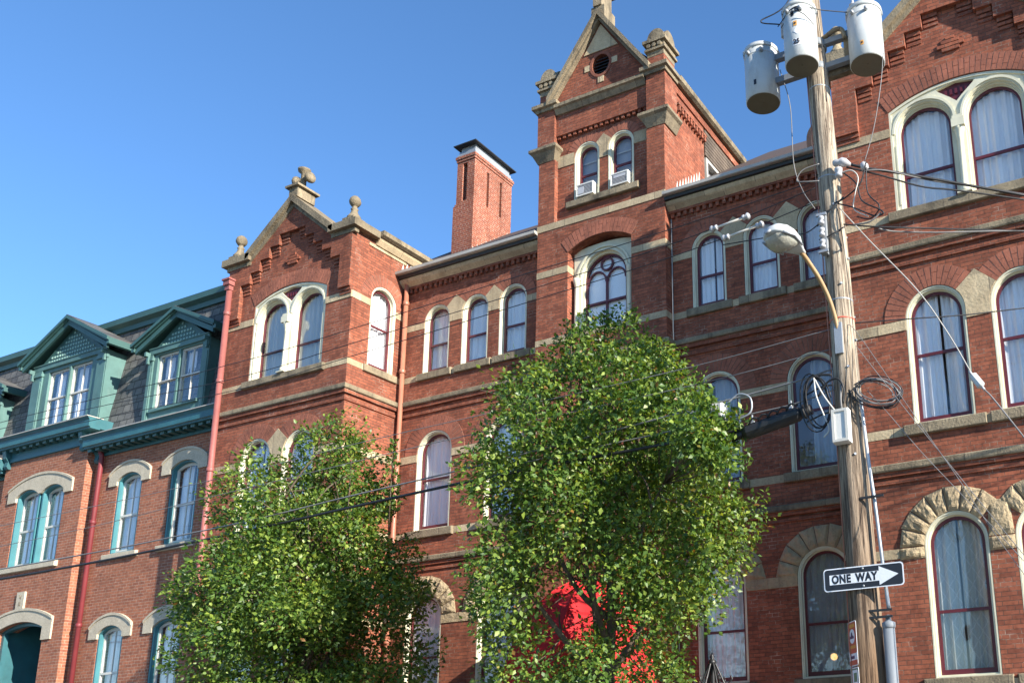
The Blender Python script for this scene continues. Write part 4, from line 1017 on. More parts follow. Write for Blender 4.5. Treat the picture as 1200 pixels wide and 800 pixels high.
# ------------------------------------------------------------------ teal trimmed row house on the left
HOUSE = thing('row_house', 'brick row house with teal cornice, slate mansard roof and green gabled dormers', 'building', (-24, 13.3, 0))
YH, YBAY = 12.95, 12.742
def house_window(mp, x0, x1, z0, zs, rise, d=.105, rail=None, vb=1, par=None, cur='curtain', gap=None, lined=True):
    t = .05; b = mb(mp); seed = random.randint(0, 999)
    A = segarch(x0, x1, z0, zs, rise); B = segarch(x0 + t, x1 - t, z0 + t * .6, zs, max(.02, rise - t * .7))
    b.ring(A, B, .012, d + .08)
    w = b.build('window', M['sunlit_teal'], par or HOUSE)
    b = mb(mp); C = segarch(x0 + t - .005, x1 - t + .005, z0 + .03, zs, max(.02, rise - t * .7)); t2 = t + .045
    D = segarch(x0 + t2, x1 - t2, z0 + .10, zs - .01, max(.02, rise - t2)); b.ring(C, D, d, d + .045)
    zr = rail or (z0 + zs + rise) / 2; b.box(x0 + t2 - .01, x1 - t2 + .01, d - .004, d + .04, zr - .025, zr + .025)
    for k in range(vb):
        u = x0 + t2 + (x1 - x0 - 2 * t2) * (k + 1) / (vb + 1); b.box(u - .010, u + .010, d + .008, d + .038, z0 + .1, zs + rise - t2 - .01)
    b.build('sash', M['white'], w)
    b = mb(mp); b.slab(segarch(x0 + t + .02, x1 - t - .02, z0 + .08, zs, max(.02, rise - t - .02)), [], d + .02, d + .025); b.build('pane', M['glass'], w)
    b = mb(mp)
    curtain_sheet(b, x0 + .04, (x0 + x1) / 2 - .02 if gap is None else gap[0], z0 + .04, lambda t: zs + rise * .6, d + .14, seed=seed); curtain_sheet(b, (x0 + x1) / 2 + .04 if gap is None else gap[1], x1 - .04, z0 + .04, lambda t: zs + rise * .6, d + .14, seed=seed + 1)
    b.build('curtain', M[cur], w, recalc=False)
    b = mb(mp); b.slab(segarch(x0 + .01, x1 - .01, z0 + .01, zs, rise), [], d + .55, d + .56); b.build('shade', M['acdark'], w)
    return w
def lintel(mp, x0, x1, zs, rise, xo0, xo1, zear, zso, riseo, proud=.035):
    n = 14; O = segarch(xo0, xo1, zear, zso, riseo, n)[2:]; I = segarch(x0, x1, zear, zs, rise, n)[2:]
    b = mb(mp); b.slab([(xo1, zear)] + O + [(xo0, zear), (x0, zear)] + I[::-1] + [(x1, zear)], [], -proud, .02)
    b.ring(O, [(p[0], p[1] - .055) for p in O], -proud - .02, -proud + .002, closed=False)
    return b.build('lintel', M['pale_stone'], HOUSE)
f = FR(YH)
xw = -18.13
wr = [(-21.90, -21.03), (-20.02, -19.10)]
def wing(x0, x1, cols):
    hs = []
    for a, c in cols: hs += [segarch(a - .003, c + .003, 6.12, 7.86, .17), segarch(a - .003, c + .003, 2.35, 4.30, .17)]
    b = mb(f); b.slab([(x0, 0), (x1, 0), (x1, 8.9), (x0, 8.9)], hs, 0, .3); b.build('wall', M['brick_house'], HOUSE)
    for a, c in cols:
        house_window(f, a, c, 6.123, 7.86, .167, rail=7.03); house_window(f, a, c, 2.353, 4.30, .167, rail=3.42)
        lintel(f, a, c, 7.86, .17, a - .30, c + .30, 7.76, 8.06, .27); lintel(f, a, c, 4.30, .17, a - .30, c + .30, 4.19, 4.48, .27)
        for z in (6.12, 2.35):
            b = mb(f); b.cham(a - .17, c + .17, -.07, .16, z - .13, z - .002, ch=.01); b.build('sill', M['pale_stone'], HOUSE)
wing(-22.85, xw, wr)
wing(-31.0, -26.15, [(-29.9, -29.03), (-27.97, -27.10)])
# projecting bay
g = FR(YBAY); bx0, bx1 = -26.15, -22.85
L1, L2 = (-25.46, -24.55), (-24.45, -23.56)
b = mb(g)
dd = segarch(-25.40, -23.61, .15, 4.60, .17)
b.slab([(bx0, 0), (bx1, 0), (bx1, 8.95), (bx0, 8.95)], [segarch(L1[0] - .003, L2[1] + .003, 6.14, 7.90, .30), dd], 0, .42); b.build('wall', M['brick_house'], HOUSE)
b = mb(g); n = 12
O = segarch(-25.80, -23.24, 7.80, 8.12, .31, 16)[2:]
IA = segarch(L1[0], L1[1], 7.80, 7.90, .16, n)[2:]; IB = segarch(L2[0], L2[1], 7.80, 7.90, .16, n)[2:]
b.slab([(-23.24, 7.79)] + O + [(-25.80, 7.79), (L1[0], 7.79)] + IA[::-1] + IB[::-1] + [(L2[1], 7.79)], [], -.035, .06)
b.ring(O, [(p[0], p[1] - .055) for p in O], -.055, -.033, closed=False); b.build('lintel', M['pale_stone'], HOUSE)
for a in (L1, L2): house_window(g, a[0], a[1], 6.143, 7.90, .155, rail=7.05, d=.13)
b = mb(g); b.box(L1[1] - .03, L2[0] + .03, .065, .3, 6.143, 7.95); b.build('mullion', M['sunlit_teal'], HOUSE)
b = mb(g); b.cham(-25.62, -23.42, -.08, .16, 6.0, 6.138, ch=.01); b.build('sill', M['pale_stone'], HOUSE)
lintel(g, -25.40, -23.61, 4.60, .17, -25.78, -23.26, 4.29, 4.81, .28)
b = mb(g); b.box(-24.76, -24.46, -.045, .02, 5.085, 5.49); k = b.build('datestone', M['pale_stone'], HOUSE)
b = mb(g)
for dx, dz, w_, h_ in ((-.03, .30, .02, .07), (.03, .27, .02, .10), (0, .26, .07, .018), (-.02, .13, .02, .06), (.025, .12, .02, .08), (0, .08, .08, .018)): b.box(-24.61 + dx - w_ / 2, -24.61 + dx + w_ / 2, -.049, -.0455, 5.09 + dz - h_ / 2, 5.09 + dz + h_ / 2)
b.build('carved_mark', M['grey_stone'], k)
b = mb(); b.box(bx0, bx0 + .35, YBAY + .42, YH, 0, 8.9); b.box(bx1 - .35, bx1, YBAY + .42, YH + .3, 0, 8.9) ; b.build('wall', M['brick_house'], HOUSE)
# entrance recess
b = mb(g)
b.slab(segarch(-25.39, -23.62, .15, 4.60, .165), [segarch(-25.30, -23.71, .10, 4.56, .12)], .10, .2)
b.box(-25.395, -25.37, .2, 1.3, .15, 4.82); b.box(-23.64, -23.615, .2, 1.3, .15, 4.82); b.box(-25.395, -23.615, .2, 1.3, 4.80, 4.82)
b.slab([(-25.37, .15), (-23.64, .15), (-23.64, 4.80), (-25.37, 4.80)], [[(-24.95, .2), (-24.05, .2), (-24.05, 3.45), (-24.95, 3.45)]], 1.28, 1.36)
b.box(-25.0, -24.0, 1.22, 1.28, 3.46, 3.6)
for u in (-25.2, -23.85): b.box(u - .06, u + .06, 1.24, 1.28, .2, 3.4); b.box(u - .06, u + .06, 1.24, 1.28, 3.75, 4.4)
w_ = b.build('entrance', M['teal'], HOUSE)
b = mb(g); b.slab([(-24.94, .2), (-24.06, .2), (-24.06, 3.3), (-24.94, 3.3)], [[(-24.8, 1.4), (-24.2, 1.4), (-24.2, 3.1), (-24.8, 3.1)]], 1.31, 1.36); b.build('door', M['door_wood'], w_)
b = mb(g); b.box(-24.81, -24.19, 1.335, 1.342, 1.39, 3.11); b.build('pane', M['glass'], w_)
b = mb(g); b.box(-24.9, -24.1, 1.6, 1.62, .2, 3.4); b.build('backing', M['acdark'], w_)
b = mb(); b.lathe([(.10, 4.798), (.11, 4.70), (.07, 4.52), (.0, 4.51)], (-24.2, YBAY + .7, 0), 12); b.build('ceiling_light', M['porcelain'], w_)
# cornices
def cornice(mp, x0, x1, zb, h, proj, ends=(0, 0)):
    fas0 = zb + h - .25
    b = mb(mp)
    b.box(x0, x1, -.05, -.001, zb, zb + .09); b.box(x0, x1, -.03, -.001, zb + .09, fas0 + .02)
    b.box(x0 - ends[0], x1 + ends[1], -proj + .04, -.001, fas0 - .03, fas0); b.profile([(-proj + .04, fas0), (-proj, fas0 + .02), (-proj, fas0 + .17), (-proj - .05, fas0 + .24), (.3, fas0 + .24), (.3, fas0)], x0 - ends[0], x1 + ends[1])
    o = b.build('cornice', M['teal'], HOUSE)
    n = int((x1 - x0 - .5) / .26)
    for k in range(n):
        u = x0 + .3 + (k + .5) * (x1 - x0 - .6) / n; b = mb(mp); b.box(u - .065, u + .065, -proj + .09, -.031, fas0 - .10, fas0 - .031); b.build('modillion', M['dark_sage'], o)
    for u in (x0 + .13, x1 - .13):
        b = mb(SDL(u - .07)); n_ = 8
        b.map = lambda d, uu, z, u=u: mp(u + uu, d, z)
        pr = [(0, zb - .16), (-.06, zb - .16), (-.10, zb - .10), (-.08, zb + .02), (-.13, zb + .10), (-proj + .1, fas0 - .10), (-proj + .09, fas0 - .031), (0, fas0 - .031)]
        A = [b.P((p[0], -.07, p[1])) for p in pr]; B = [b.P((p[0], .07, p[1])) for p in pr]
        for k in range(len(pr)): b.F((A[k], A[(k + 1) % len(pr)], B[(k + 1) % len(pr)], B[k]))
        b.F(A[::-1]); b.F(B); b.build('bracket', M['teal'], o)
    b = mb(mp); b.box(x0 - ends[0] - .01, x1 + ends[1] + .01, -proj - .07, .05, fas0 + .241, fas0 + .262); b.build('gutter_edge', M['gutter'], o)
    return o
cornice(FR(YH), -22.84, xw, 8.58, .42, .36, (0, 0))
cornice(FR(YH), -31.0, -26.15, 8.58, .42, .36)
cornice(FR(YBAY), bx0, bx1, 8.88, .58, .26, (.3, .34))
# mansard and its top trim
b = mb(); b.map = lambda u, d, z: (u, d, z)
b.profile([(12.955, 8.95), (13.43, 12.30), (14.6, 12.34), (14.6, 8.95)], -31.0, xw); b.build('mansard_roof', M['slate'], HOUSE)
b = mb(); b.profile([(13.45, 12.08), (13.34, 12.08), (13.33, 12.2), (13.22, 12.26), (13.20, 12.40), (14.6, 12.44), (14.6, 12.30)], -31.0, xw); b.build('roof_trim', M['dark_sage'], HOUSE)
b = mb(); b.box(-31, xw, 14.6, 14.8, 0, 12.4); b.box(-31.2, -31, 12.95, 14.8, 0, 12.3); b.build('wall', M['brick_house'], HOUSE)
def dormer(cx, hw, yF, zb, zw, wx, wz, yr, half, ze, za, pil=.0, lab=None):
    m = FR(yF); yb = 13.75
    b = mb(m)
    b.slab([(cx - hw, zb), (cx + hw, zb), (cx + hw, zw), (cx + hw * .9, zw), (cx, za - .12), (cx - hw * .9, zw), (cx - hw, zw)], [[(wx[0], wz[0]), (wx[1], wz[0]), (wx[1], wz[1]), (wx[0], wz[1])]], 0, .10)
    for u in (cx - hw, cx + hw - .06): b.box(u, u + .06, .10, yb - yF, zb, zw - .02)
    D = b.build('dormer', M['sage'], HOUSE, label=lab)
    b = mb(m)
    pw = pil or .14
    for sg in (-1, 1):
        u0, u1 = (cx - hw - .02, cx - hw + pw) if sg < 0 else (cx + hw - pw, cx + hw + .02)
        b.box(u0, u1, -.035, -.001, zb, zw - .22); b.box(u0 + .03, u1 - .03, -.05, -.036, zb + .1, zw - .35); b.box(u0 - .02, u1 + .02, -.065, -.001, zw - .22, zw - .14); b.box(u0, u1, -.045, -.001, zw - .14, zw - .01)
        uc = u0 + .04 if sg < 0 else u1 - .04; b.box(uc - .03, uc + .03, -.16, -.05, zw - .12, zw - .02); b.box(uc - .03, uc + .03, -.10, -.05, zw - .3, zw - .12)
    b.box(cx - hw, cx + hw, -.05, -.001, zw - .06, zw + .06); b.box(cx - hw, cx + hw, -.07, -.001, zw + .06, zw + .085)
    b.build('pilasters', M['sage'], D)
    # nail-head lattice in the pediment
    b = mb(m); s = (za - zw - .2) / (hw * .9); k = 0
    zz = zw + .13
    while zz < za - .25:
        wdt = (za - .3 - zz) / s; nn = int(wdt / .10)
        for q in range(-nn, nn + 1):
            u = cx + q * .105
            b.box(u - .028, u + .028, -.022, -.0085, zz - .028, zz + .028)
        zz += .105
    b.build('lattice', M['pale_sage'], D)
    b = mb(m); b.slab([(cx - hw * .86, zw + .088), (cx + hw * .86, zw + .088), (cx, za - .16)], [], -.008, -.001); b.build('pediment', M['dark_sage'], D)
    fr = FR(yr); t = .10
    b = mb(fr)
    for sg in (-1, 1):
        b.slab([(cx, za - t), (cx + sg * half, ze - t), (cx + sg * half, ze), (cx, za)], [], .0, yb - yr)
        b.slab([(cx, za - t - .13), (cx + sg * (half - .06), ze - t - .13), (cx + sg * (half - .06), ze - t), (cx, za - t - .001)], [], .03, .08)
        b.slab([(cx, za - .07), (cx + sg * (half + .05), ze - .07), (cx + sg * (half + .05), ze + .015), (cx, za + .015)], [], -.05, .0)
        b.box(min(cx + sg * (half - .04), cx + sg * (half + .06)), max(cx + sg * (half - .04), cx + sg * (half + .06)), .0, yb - yr, ze - .16, ze - .0)
    b.build('dormer_roof', M['dark_sage'], D)
    b = mb(fr)
    for sg in (-1, 1):
        sl = (za - ze) / half
        b.slab([(cx, za + .017), (cx + sg * (half + .03), ze + .017 - sl * .03), (cx + sg * (half + .03), ze + .035 - sl * .03), (cx, za + .035)], [], -.04, yb - yr)
    b.build('shingles', M['slate'], D)
    mid = (wx[0] + wx[1]) / 2
    for a, c in ((wx[0], mid - .03), (mid + .03, wx[1])):
        b = mb(m); z0, z1 = wz; t = .042; d = .05
        q = lambda e: [(a + e, z0 + e), (c - e, z0 + e), (c - e, z1 - e), (a + e, z1 - e)]
        b.ring(q(.0), q(t), d, d + .06); zr = z0 + (z1 - z0) * .5; b.box(a + t - .01, c - t + .01, d - .01, d + .05, zr - .02, zr + .02)
        u = (a + c) / 2; b.box(u - .009, u + .009, d + .005, d + .045, z0 + t, z1 - t)
        w_ = b.build('window', M['white'], D)
        b = mb(m); b.box(a + t - .02, c - t + .02, d + .02, d + .026, z0 + t - .02, z1 - t + .02); b.build('pane', M['glass'], D)
        b = mb(m); curtain_sheet(b, a + .03, a + (c - a) * .42, z0 + .03, lambda t: z1 - .03, d + .14, seed=int(a * 10)); b.build('curtain', M['curtain'], D, recalc=False)
    b = mb(m); b.box(mid - .03, mid + .03, -.01, .1, wz[0], wz[1]); b.box(wx[0] - .05, wx[1] + .05, -.06, -.001, wz[0] - .07, wz[0] - .001); b.build('mullion', M['sage'], D)
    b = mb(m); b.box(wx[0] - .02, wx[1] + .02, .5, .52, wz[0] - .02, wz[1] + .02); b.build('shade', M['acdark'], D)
dormer(-24.25, 1.475, 12.85, 9.3, 11.35, (-25.13, -23.38), (9.72, 11.20), 12.62, 1.76, 11.52, 12.48, pil=.36, lab='wide sage green dormer over the projecting bay')
dormer(-20.22, 1.05, 12.95, 9.02, 10.95, (-21.0, -19.44), (9.47, 10.85), 12.73, 1.42, 11.15, 11.83)
dormer(-28.30, 1.05, 12.95, 9.02, 10.95, (-29.08, -27.52), (9.47, 10.85), 12.73, 1.42, 11.15, 11.83)
b = mb(); b.tube([(-22.50, 12.86, .2), (-22.50, 12.86, 8.55), (-22.50, 12.80, 8.7)], .055, 10)
for z in (2.4, 4.5, 6.9): b.lathe([(.06, z), (.07, z + .02), (.07, z + .07), (.06, z + .09)], (-22.50, 12.86, 0), 10)
b.build('downpipe', M['redpipe'], HOUSE)

# ------------------------------------------------------------------ utility pole and what it carries
def text_mesh(name, body, size, m, parent, origin, xdir, bold=.0, depth=.002, space=1.0, align='CENTER', sx=1.0):
    cu = bpy.data.curves.new(name, 'FONT'); cu.body = body; cu.size = size; cu.offset = bold; cu.extrude = depth; cu.align_x = align; cu.align_y = 'CENTER'; cu.space_character = space
    tmp = bpy.data.objects.new(name, cu); col.objects.link(tmp)
    dg = bpy.context.evaluated_depsgraph_get(); dg.update()
    me = bpy.data.meshes.new_from_object(tmp.evaluated_get(dg)); bpy.data.objects.remove(tmp)
    xd = Vector(xdir).normalized(); zd = Vector((0, 0, 1)); nd = xd.cross(zd)
    off = BASE[parent.name]
    mat = Matrix(((xd.x, zd.x, nd.x, origin[0] - off.x), (xd.y, zd.y, nd.y, origin[1] - off.y), (xd.z, zd.z, nd.z, origin[2] - off.z), (0, 0, 0, 1)))
    me.transform(mat @ Matrix.Diagonal((sx, 1, 1, 1))); me.materials.clear(); me.materials.append(m)
    for p in me.polygons: p.material_index = 0
    o = bpy.data.objects.new(name, me); col.objects.link(o); o.parent = parent; BASE[o.name] = off
    return o
PX, PY = -2.84, 9.3
POLE = thing('utility_pole', 'tall weathered wooden utility pole on the sidewalk', 'utility pole', (PX, PY, .11))
cen = [(-2.80, .11, .185), (-2.81, 2.15, .17), (-2.835, 3.5, .162), (-2.865, 4.87, .155), (-2.845, 5.8, .138), (-2.84, 6.6, .128), (-2.93, 8.1, .128), (-2.985, 9.56, .132), (-3.02, 10.9, .12)]
cen = [(-2.80, .11, .185), (-2.815, 2.15, .172), (-2.84, 3.5, .162), (-2.86, 4.87, .155), (-2.87, 6.0, .145), (-2.885, 6.9, .138), (-2.925, 8.1, .134), (-2.98, 9.56, .130), (-3.03, 10.9, .12)]
def pole_at(z):
    for (xa, za, ra), (xb, zb, rb) in zip(cen, cen[1:]):
        if za <= z <= zb: t = (z - za) / (zb - za); return xa + (xb - xa) * t, ra + (rb - ra) * t
b = mb(); n = 36; nz = 130; rows = []
for i in range(nz + 1):
    z = .11 + (10.88 - .11) * i / nz; x, r = pole_at(min(z, 10.89))
    row = []
    for k in range(n):
        a = 2 * math.pi * k / n
        rr = r * (1 + .035 * noise.noise(Vector((math.cos(a) * 3.2, math.sin(a) * 3.2, z * .35))) + .022 * noise.noise(Vector((math.cos(a) * 9, math.sin(a) * 9, z * 1.1))))
        cr = noise.noise(Vector((a * 2.6, z * .28, 5.))) 
        if cr > .42: rr -= .012
        row.append(b.P((x + rr * math.cos(a), PY + rr * math.sin(a), z)))
    rows.append(row)
for i in range(nz):
    for k in range(n): b.F((rows[i][k], rows[i][(k + 1) % n], rows[i + 1][(k + 1) % n], rows[i + 1][k]), 0, True)
b.F(rows[-1]); b.build('shaft', M['pole'], POLE)
b = mb(); b.tube(catmull([(-2.691, 9.2, 5.15), (-2.65, 9.2, 4.4), (-2.612, 9.2, 3.93), (-2.57, 9.2, 3.2), (-2.545, 9.2, 2.80)]), .021, 8); b.build('riser', M['galv'], POLE)
b = mb(); b.tube([(-2.56, 9.2, 2.66), (-2.555, 9.2, .12)], .062, 14); b.lathe([(.064, 2.6), (.07, 2.62), (.07, 2.66), (.03, 2.68), (.025, 2.74)], (-2.558, 9.2, 0), 14); b.build('conduit', M['conduit'], POLE)
b = mb()
for z in (2.72, 2.79, 4.0): b.box(-2.76, -2.50, 9.15, 9.17, z - .012, z + .012)
b.build('strap', M['black'], POLE)
b = mb(); b.tube([(-2.99, 9.24, .2), (-3.0, 9.22, 4.5), (-3.03, 9.22, 7), (-3.1, 9.24, 9.5)], .007, 5); b.build('ground_wire', M['copper'], POLE)
b = mb()
for k in range(10):
    z = 4.5 + k * .34; x, r = pole_at(z); a = -1.1 + (k % 3) * .9; b.tube([(x + math.cos(a) * r * .8, PY + math.sin(a) * r * .8, z), (x + math.cos(a) * (r + .02), PY + math.sin(a) * (r + .02), z)], .014, 6)
for z in (6.35, 7.95, 9.2):
    x, r = pole_at(z); b.lathe([(r - .003, z), (r + .003, z + .004), (r + .003, z + .018), (r - .003, z + .022)], (x, PY, 0), 20)
b.build('bolts', M['galv'], POLE)
b = mb(); x, r = pole_at(6.14); b.lathe([(r - .002, 6.115), (r + .006, 6.118), (r + .006, 6.132), (r - .002, 6.135)], (x, PY, 0), 20); b.build('orange_band', M['sign_red'], POLE)
# secondary rack with three spools on the street side
b = mb(); b.box(-3.01, -2.93, 9.10, 9.16, 6.92, 7.42); b.box(-3.03, -2.91, 9.06, 9.09, 6.92, 6.95); b.box(-3.03, -2.91, 9.06, 9.09, 7.39, 7.42)
R_ = b.build('secondary_rack', M['galv'], POLE)
for z in (7.02, 7.17, 7.32):
    b = mb(); b.lathe([(.022, -.05), (.036, -.045), (.036, -.02), (.022, -.01), (.022, .01), (.036, .02), (.036, .045), (.022, .05)], (-2.97, 9.06, z), 10); b.build('spool', M['porcelain'], R_)
# tank brackets
b = mb()
for z in (9.86, 9.52):
    b.box(-3.55, -2.98, 9.23, 9.31, z - .04, z + .04); b.box(-3.06, -2.92, 9.13, 9.17, z - .05, z + .05)
    b.box(-2.98, -2.5, 9.26, 9.33, z - .035, z + .035)
    b.box(-3.08, -2.94, 9.0, 9.2, z - .04, z + .04)
x, r = pole_at(9.7); b.lathe([(r + .004, 9.46), (r + .014, 9.47), (r + .014, 9.55), (r + .004, 9.56)], (x, PY, 0), 20); b.lathe([(r + .004, 9.80), (r + .014, 9.81), (r + .014, 9.89), (r + .004, 9.90)], (x, PY, 0), 20)
b.build('mounting_bracket', M['conduit'], POLE)
b = mb(); b.box(-2.98, -2.45, 9.36, 9.44, 9.42, 9.52); b.box(-2.62, -2.5, 9.3, 9.46, 9.55, 9.95); b.tube(catmull([(-2.9, 9.3, 9.93), (-2.72, 9.25, 9.96), (-2.62, 9.25, 9.94), (-2.58, 9.25, 9.80)], 5), .028, 8); b.build('crossarm', M['grey_stone'], POLE)
def transformer(name, lab, x, y, z0, z1, r, labels, bush):
    T = thing(name, lab, 'transformer', (x, y, z0), 'pole transformers')
    b = mb(); c = (x, y, 0)
    b.lathe([(r - .012, z0 + .0), (r, z0 + .01), (r, z1 - .02)], c, 36); b.lathe([(r + .004, z1 - .05), (r + .012, z1 - .045), (r + .012, z1 - .01), (r + .004, z1)], c, 36)
    b.build('tank', M['tank'], T)
    b = mb(); b.box(x + r - .004, x + r + .004, y - .006, y + .006, z0 + .02, z1 - .06); b.lathe([(r - .002, z1 - .14), (r + .003, z1 - .137), (r + .003, z1 - .131), (r - .002, z1 - .128)], c, 36); b.build('weld_seam', M['tank'], T)
    b = mb(); b.lathe([(0, z1 + .05), (r * .5, z1 + .042), (r * .92, z1 + .016), (r + .01, z1 + .004), (r + .008, z1 - .008), (r - .02, z1 - .012), (0, z1 - .012)][::-1], c, 36); b.build('lid', M['tank'], T)
    b = mb(); b.lathe([(.001, z0 + .006), (r - .010, z0 + .006), (r - .010, z0 - .001), (.001, z0 - .001)], c, 36, smooth=False); b.lathe([(.001, z0 - .010), (.010, z0 - .010), (.010, z0 - .0005)], (x + .01, y - .02, 0), 8, smooth=False); b.build('base_plate', M['tankbot'], T)
    for k, (a, zz, rr, hh, up_) in enumerate(bush):
        b = mb(); px, py = x + math.cos(a) * rr, y + math.sin(a) * rr
        prof = []
        for q in range(6):
            h = zz + hh * q / 6; prof += [(.028, h), (.048, h + hh * .03), (.048, h + hh * .09), (.03, h + hh * .12)]
        prof += [(.02, zz + hh), (.012, zz + hh + .06), (0, zz + hh + .06)]
        b.lathe(prof, (px, py, 0), 12); b.build('bushing', M['porcelain'], T)
    b = mb()
    for a in (-2.6, .3): 
        px, py = x + math.cos(a) * (r + .008), y + math.sin(a) * (r + .008); b.box(px - .009, px + .009, py - .009, py + .009, z1 - .05, z1 + .008)
    for a, zz in ((-2.0, z1 - .12), (-1.15, z1 - .13)): b.lathe([(.022, 0), (.026, -.02), (.018, -.05), (0, -.05)], (x + math.cos(a) * r, y + math.sin(a) * r, zz), 8, axis='y')
    b.build('lid_clamps', M['galv'], T)
    for kind, phi, z, wd, ht in labels:
        a0 = -math.pi / 2 + R(phi); m_ = {'orange': 'sticker', 'white': 'sign_white', 'black': 'sign_black', 'diamond': 'sign_white', '25': 'sign_white'}[kind]
        b = mb(); ng = 6; rows = []
        for s in range(ng + 1):
            t = s / ng - .5
            hh = ht / 2 * (1 - 2 * abs(t)) if kind == 'diamond' else ht / 2
            a = a0 + t * wd / r; rows.append([b.P((x + math.cos(a) * (r + .0025), y + math.sin(a) * (r + .0025), z + sg * (hh + 1e-3))) for sg in (-1, 1)])
        for s in range(ng): b.F((rows[s][0], rows[s + 1][0], rows[s + 1][1], rows[s][1]))
        P_ = b.build('label_plate', M[m_], T, recalc=False)
        if kind == '25': text_mesh('lettering', '25', .085, M['sign_black'], T, (x + math.cos(a0) * (r + .008), y + math.sin(a0) * (r + .008), z), (-math.sin(a0), math.cos(a0), 0), .003, .001)
        if kind == 'orange':
            b = mb(); xd = Vector((-math.sin(a0), math.cos(a0), 0)); o_ = Vector((x + math.cos(a0) * (r + .0045), y + math.sin(a0) * (r + .0045), z))
            i = [b.P(o_ + xd * u_ + Vector((0, 0, v_))) for u_, v_ in ((-.012, -.015), (.012, -.008), (.008, .015), (-.012, .01))]; b.F(i); b.build('label_mark', M['sign_black'], T, recalc=False)
    return T
mx, my = -3.045, 8.93
transformer('transformer', 'grey pole transformer in the middle, marked with a white diamond sticker', mx, my, 9.33, 10.10, .203, [('25', 5, 9.52, .10, .09), ('orange', 3, 9.78, .045, .065), ('diamond', 8, 9.675, .09, .10), ('black', -6, 9.93, .045, .075), ('black', 16, 9.965, .085, .05)], [(2.9, 9.87, .225, .20, 1), (.4, 10.12, .12, .22, 1)])
transformer('transformer', 'grey pole transformer on the right, nearest the brick gable', -2.34, 9.3, 9.36, 10.10, .212, [('orange', 2, 9.52, .04, .06)], [(2.7, 10.08, .16, .28, 1), (1.2, 10.1, .15, .24, 1)])
transformer('transformer', 'grey pole transformer on the left, lowest of the three against the sky', -3.715, 9.3, 9.30, 10.04, .218, [('black', -3, 9.47, .035, .07)], [(.5, 10.02, .15, .13, 1)])
# small grey box on the pole
T = thing('junction_box', 'small pale grey box fixed to the wooden pole below the cable loops', 'junction box', (-2.88, 9.12, 4.6))
b = mb(); b.cham(-2.985, -2.795, 9.03, 9.14, 4.62, 5.0, ch=.008); b.build('case', M['acwhite'], T)
b = mb(FR(9.03)); b.ring([(-2.982, 4.625), (-2.798, 4.625), (-2.798, 4.995), (-2.982, 4.995)], [(-2.95, 4.655), (-2.83, 4.655), (-2.83, 4.965), (-2.95, 4.965)], -.012, .006); b.build('cover', M['white'], T)
b = mb(); b.tube(catmull([(-2.88, 9.1, 5.0), (-2.88, 9.08, 5.12), (-2.87, 9.1, 5.3)]), .012, 6); b.build('conduit', M['greycable'], T)
# street lamp
T = thing('street_lamp', 'street lamp with a glass bowl on a curved tan arm', 'street lamp', (-2.88, 9.15, 5.95))
arm = [(-2.875, 9.16, 5.72), (-2.885, 9.14, 6.0), (-2.91, 9.02, 6.26), (-2.96, 8.86, 6.47), (-3.02, 8.68, 6.62), (-3.055, 8.55, 6.69)]
b = mb(); b.tube(catmull(arm, 6), .026, 10); b.build('arm', M['orange_arm'], T)
b = mb(); b.box(-2.92, -2.83, 9.12, 9.17, 5.68, 6.05); b.build('wall_plate', M['galv'], T)
a0 = Vector((-3.045, 8.60, 6.685)); ax = Vector((-.24, -.62, .075)); L_ = ax.length; ax.normalize(); KH = .86; sd_ = ax.cross(Vector((0, 0, 1))).normalized(); ud = sd_.cross(ax)
b = mb(); secs = [(0, .035, .035, .03), (.06, .055, .055, .045), (.14, .095, .085, .06), (.24, .15, .115, .075), (.36, .178, .135, .08), (.48, .175, .135, .08), (.57, .14, .115, .07), (.63, .085, .07, .05), (.655, .02, .02, .02)]
rows = []; n = 20
for t, wd, hu, hd in secs:
    row = []
    for k in range(n):
        a = 2 * math.pi * k / n; s_, c_ = math.sin(a), math.cos(a); s2 = math.copysign(abs(s_) ** .75, s_)
        row.append(b.P(a0 + ax * t * KH + sd_ * wd * c_ + ud * (hu * s2 if s_ > 0 else hd * s2 * .45)))
    rows.append(row)
for i in range(len(rows) - 1):
    for k in range(n): b.F((rows[i][k], rows[i][(k + 1) % n], rows[i + 1][(k + 1) % n], rows[i + 1][k]), 0, True)
b.F(rows[0][::-1]); b.F(rows[-1])
H_ = b.build('head', M['tank'], T)
b = mb(); rows = []
for t, wd, hd in ((.24, .11, .0), (.25, .13, .03), (.30, .15, .07), (.38, .16, .10), (.46, .155, .105), (.54, .125, .08), (.59, .09, .04), (.60, .07, .0)):
    rows.append([b.P(a0 + ax * t * KH + sd_ * wd * math.cos(a) - ud * (.03 + hd * max(0, math.sin(a)))) for a in [math.pi * k / 14 for k in range(15)]])
for i in range(len(rows) - 1):
    for k in range(14): b.F((rows[i][k], rows[i][k + 1], rows[i + 1][k + 1], rows[i + 1][k]), 0, True)
mg, N, L, B = new_mat('prismatic_bowl'); B.inputs['Base Color'].default_value = (.62, .60, .5, 1); B.inputs['Roughness'].default_value = .12; B.inputs['Transmission Weight'].default_value = .55; B.inputs['IOR'].default_value = 1.45
g_ = N.new('ShaderNodeNewGeometry'); wv = noise_n(N, L, g_.outputs['Position'], 40., 2.); bump(N, L, B, wv, .008)
b.build('bowl', mg, T, recalc=False)
b = mb()
for sg in (-1, 1): b.tube([a0 + ax * .2 * KH + sd_ * .14 * sg - ud * .03, a0 + ax * .4 * KH + sd_ * .185 * sg - ud * .02, a0 + ax * .56 * KH + sd_ * .15 * sg - ud * .03], .012, 6)
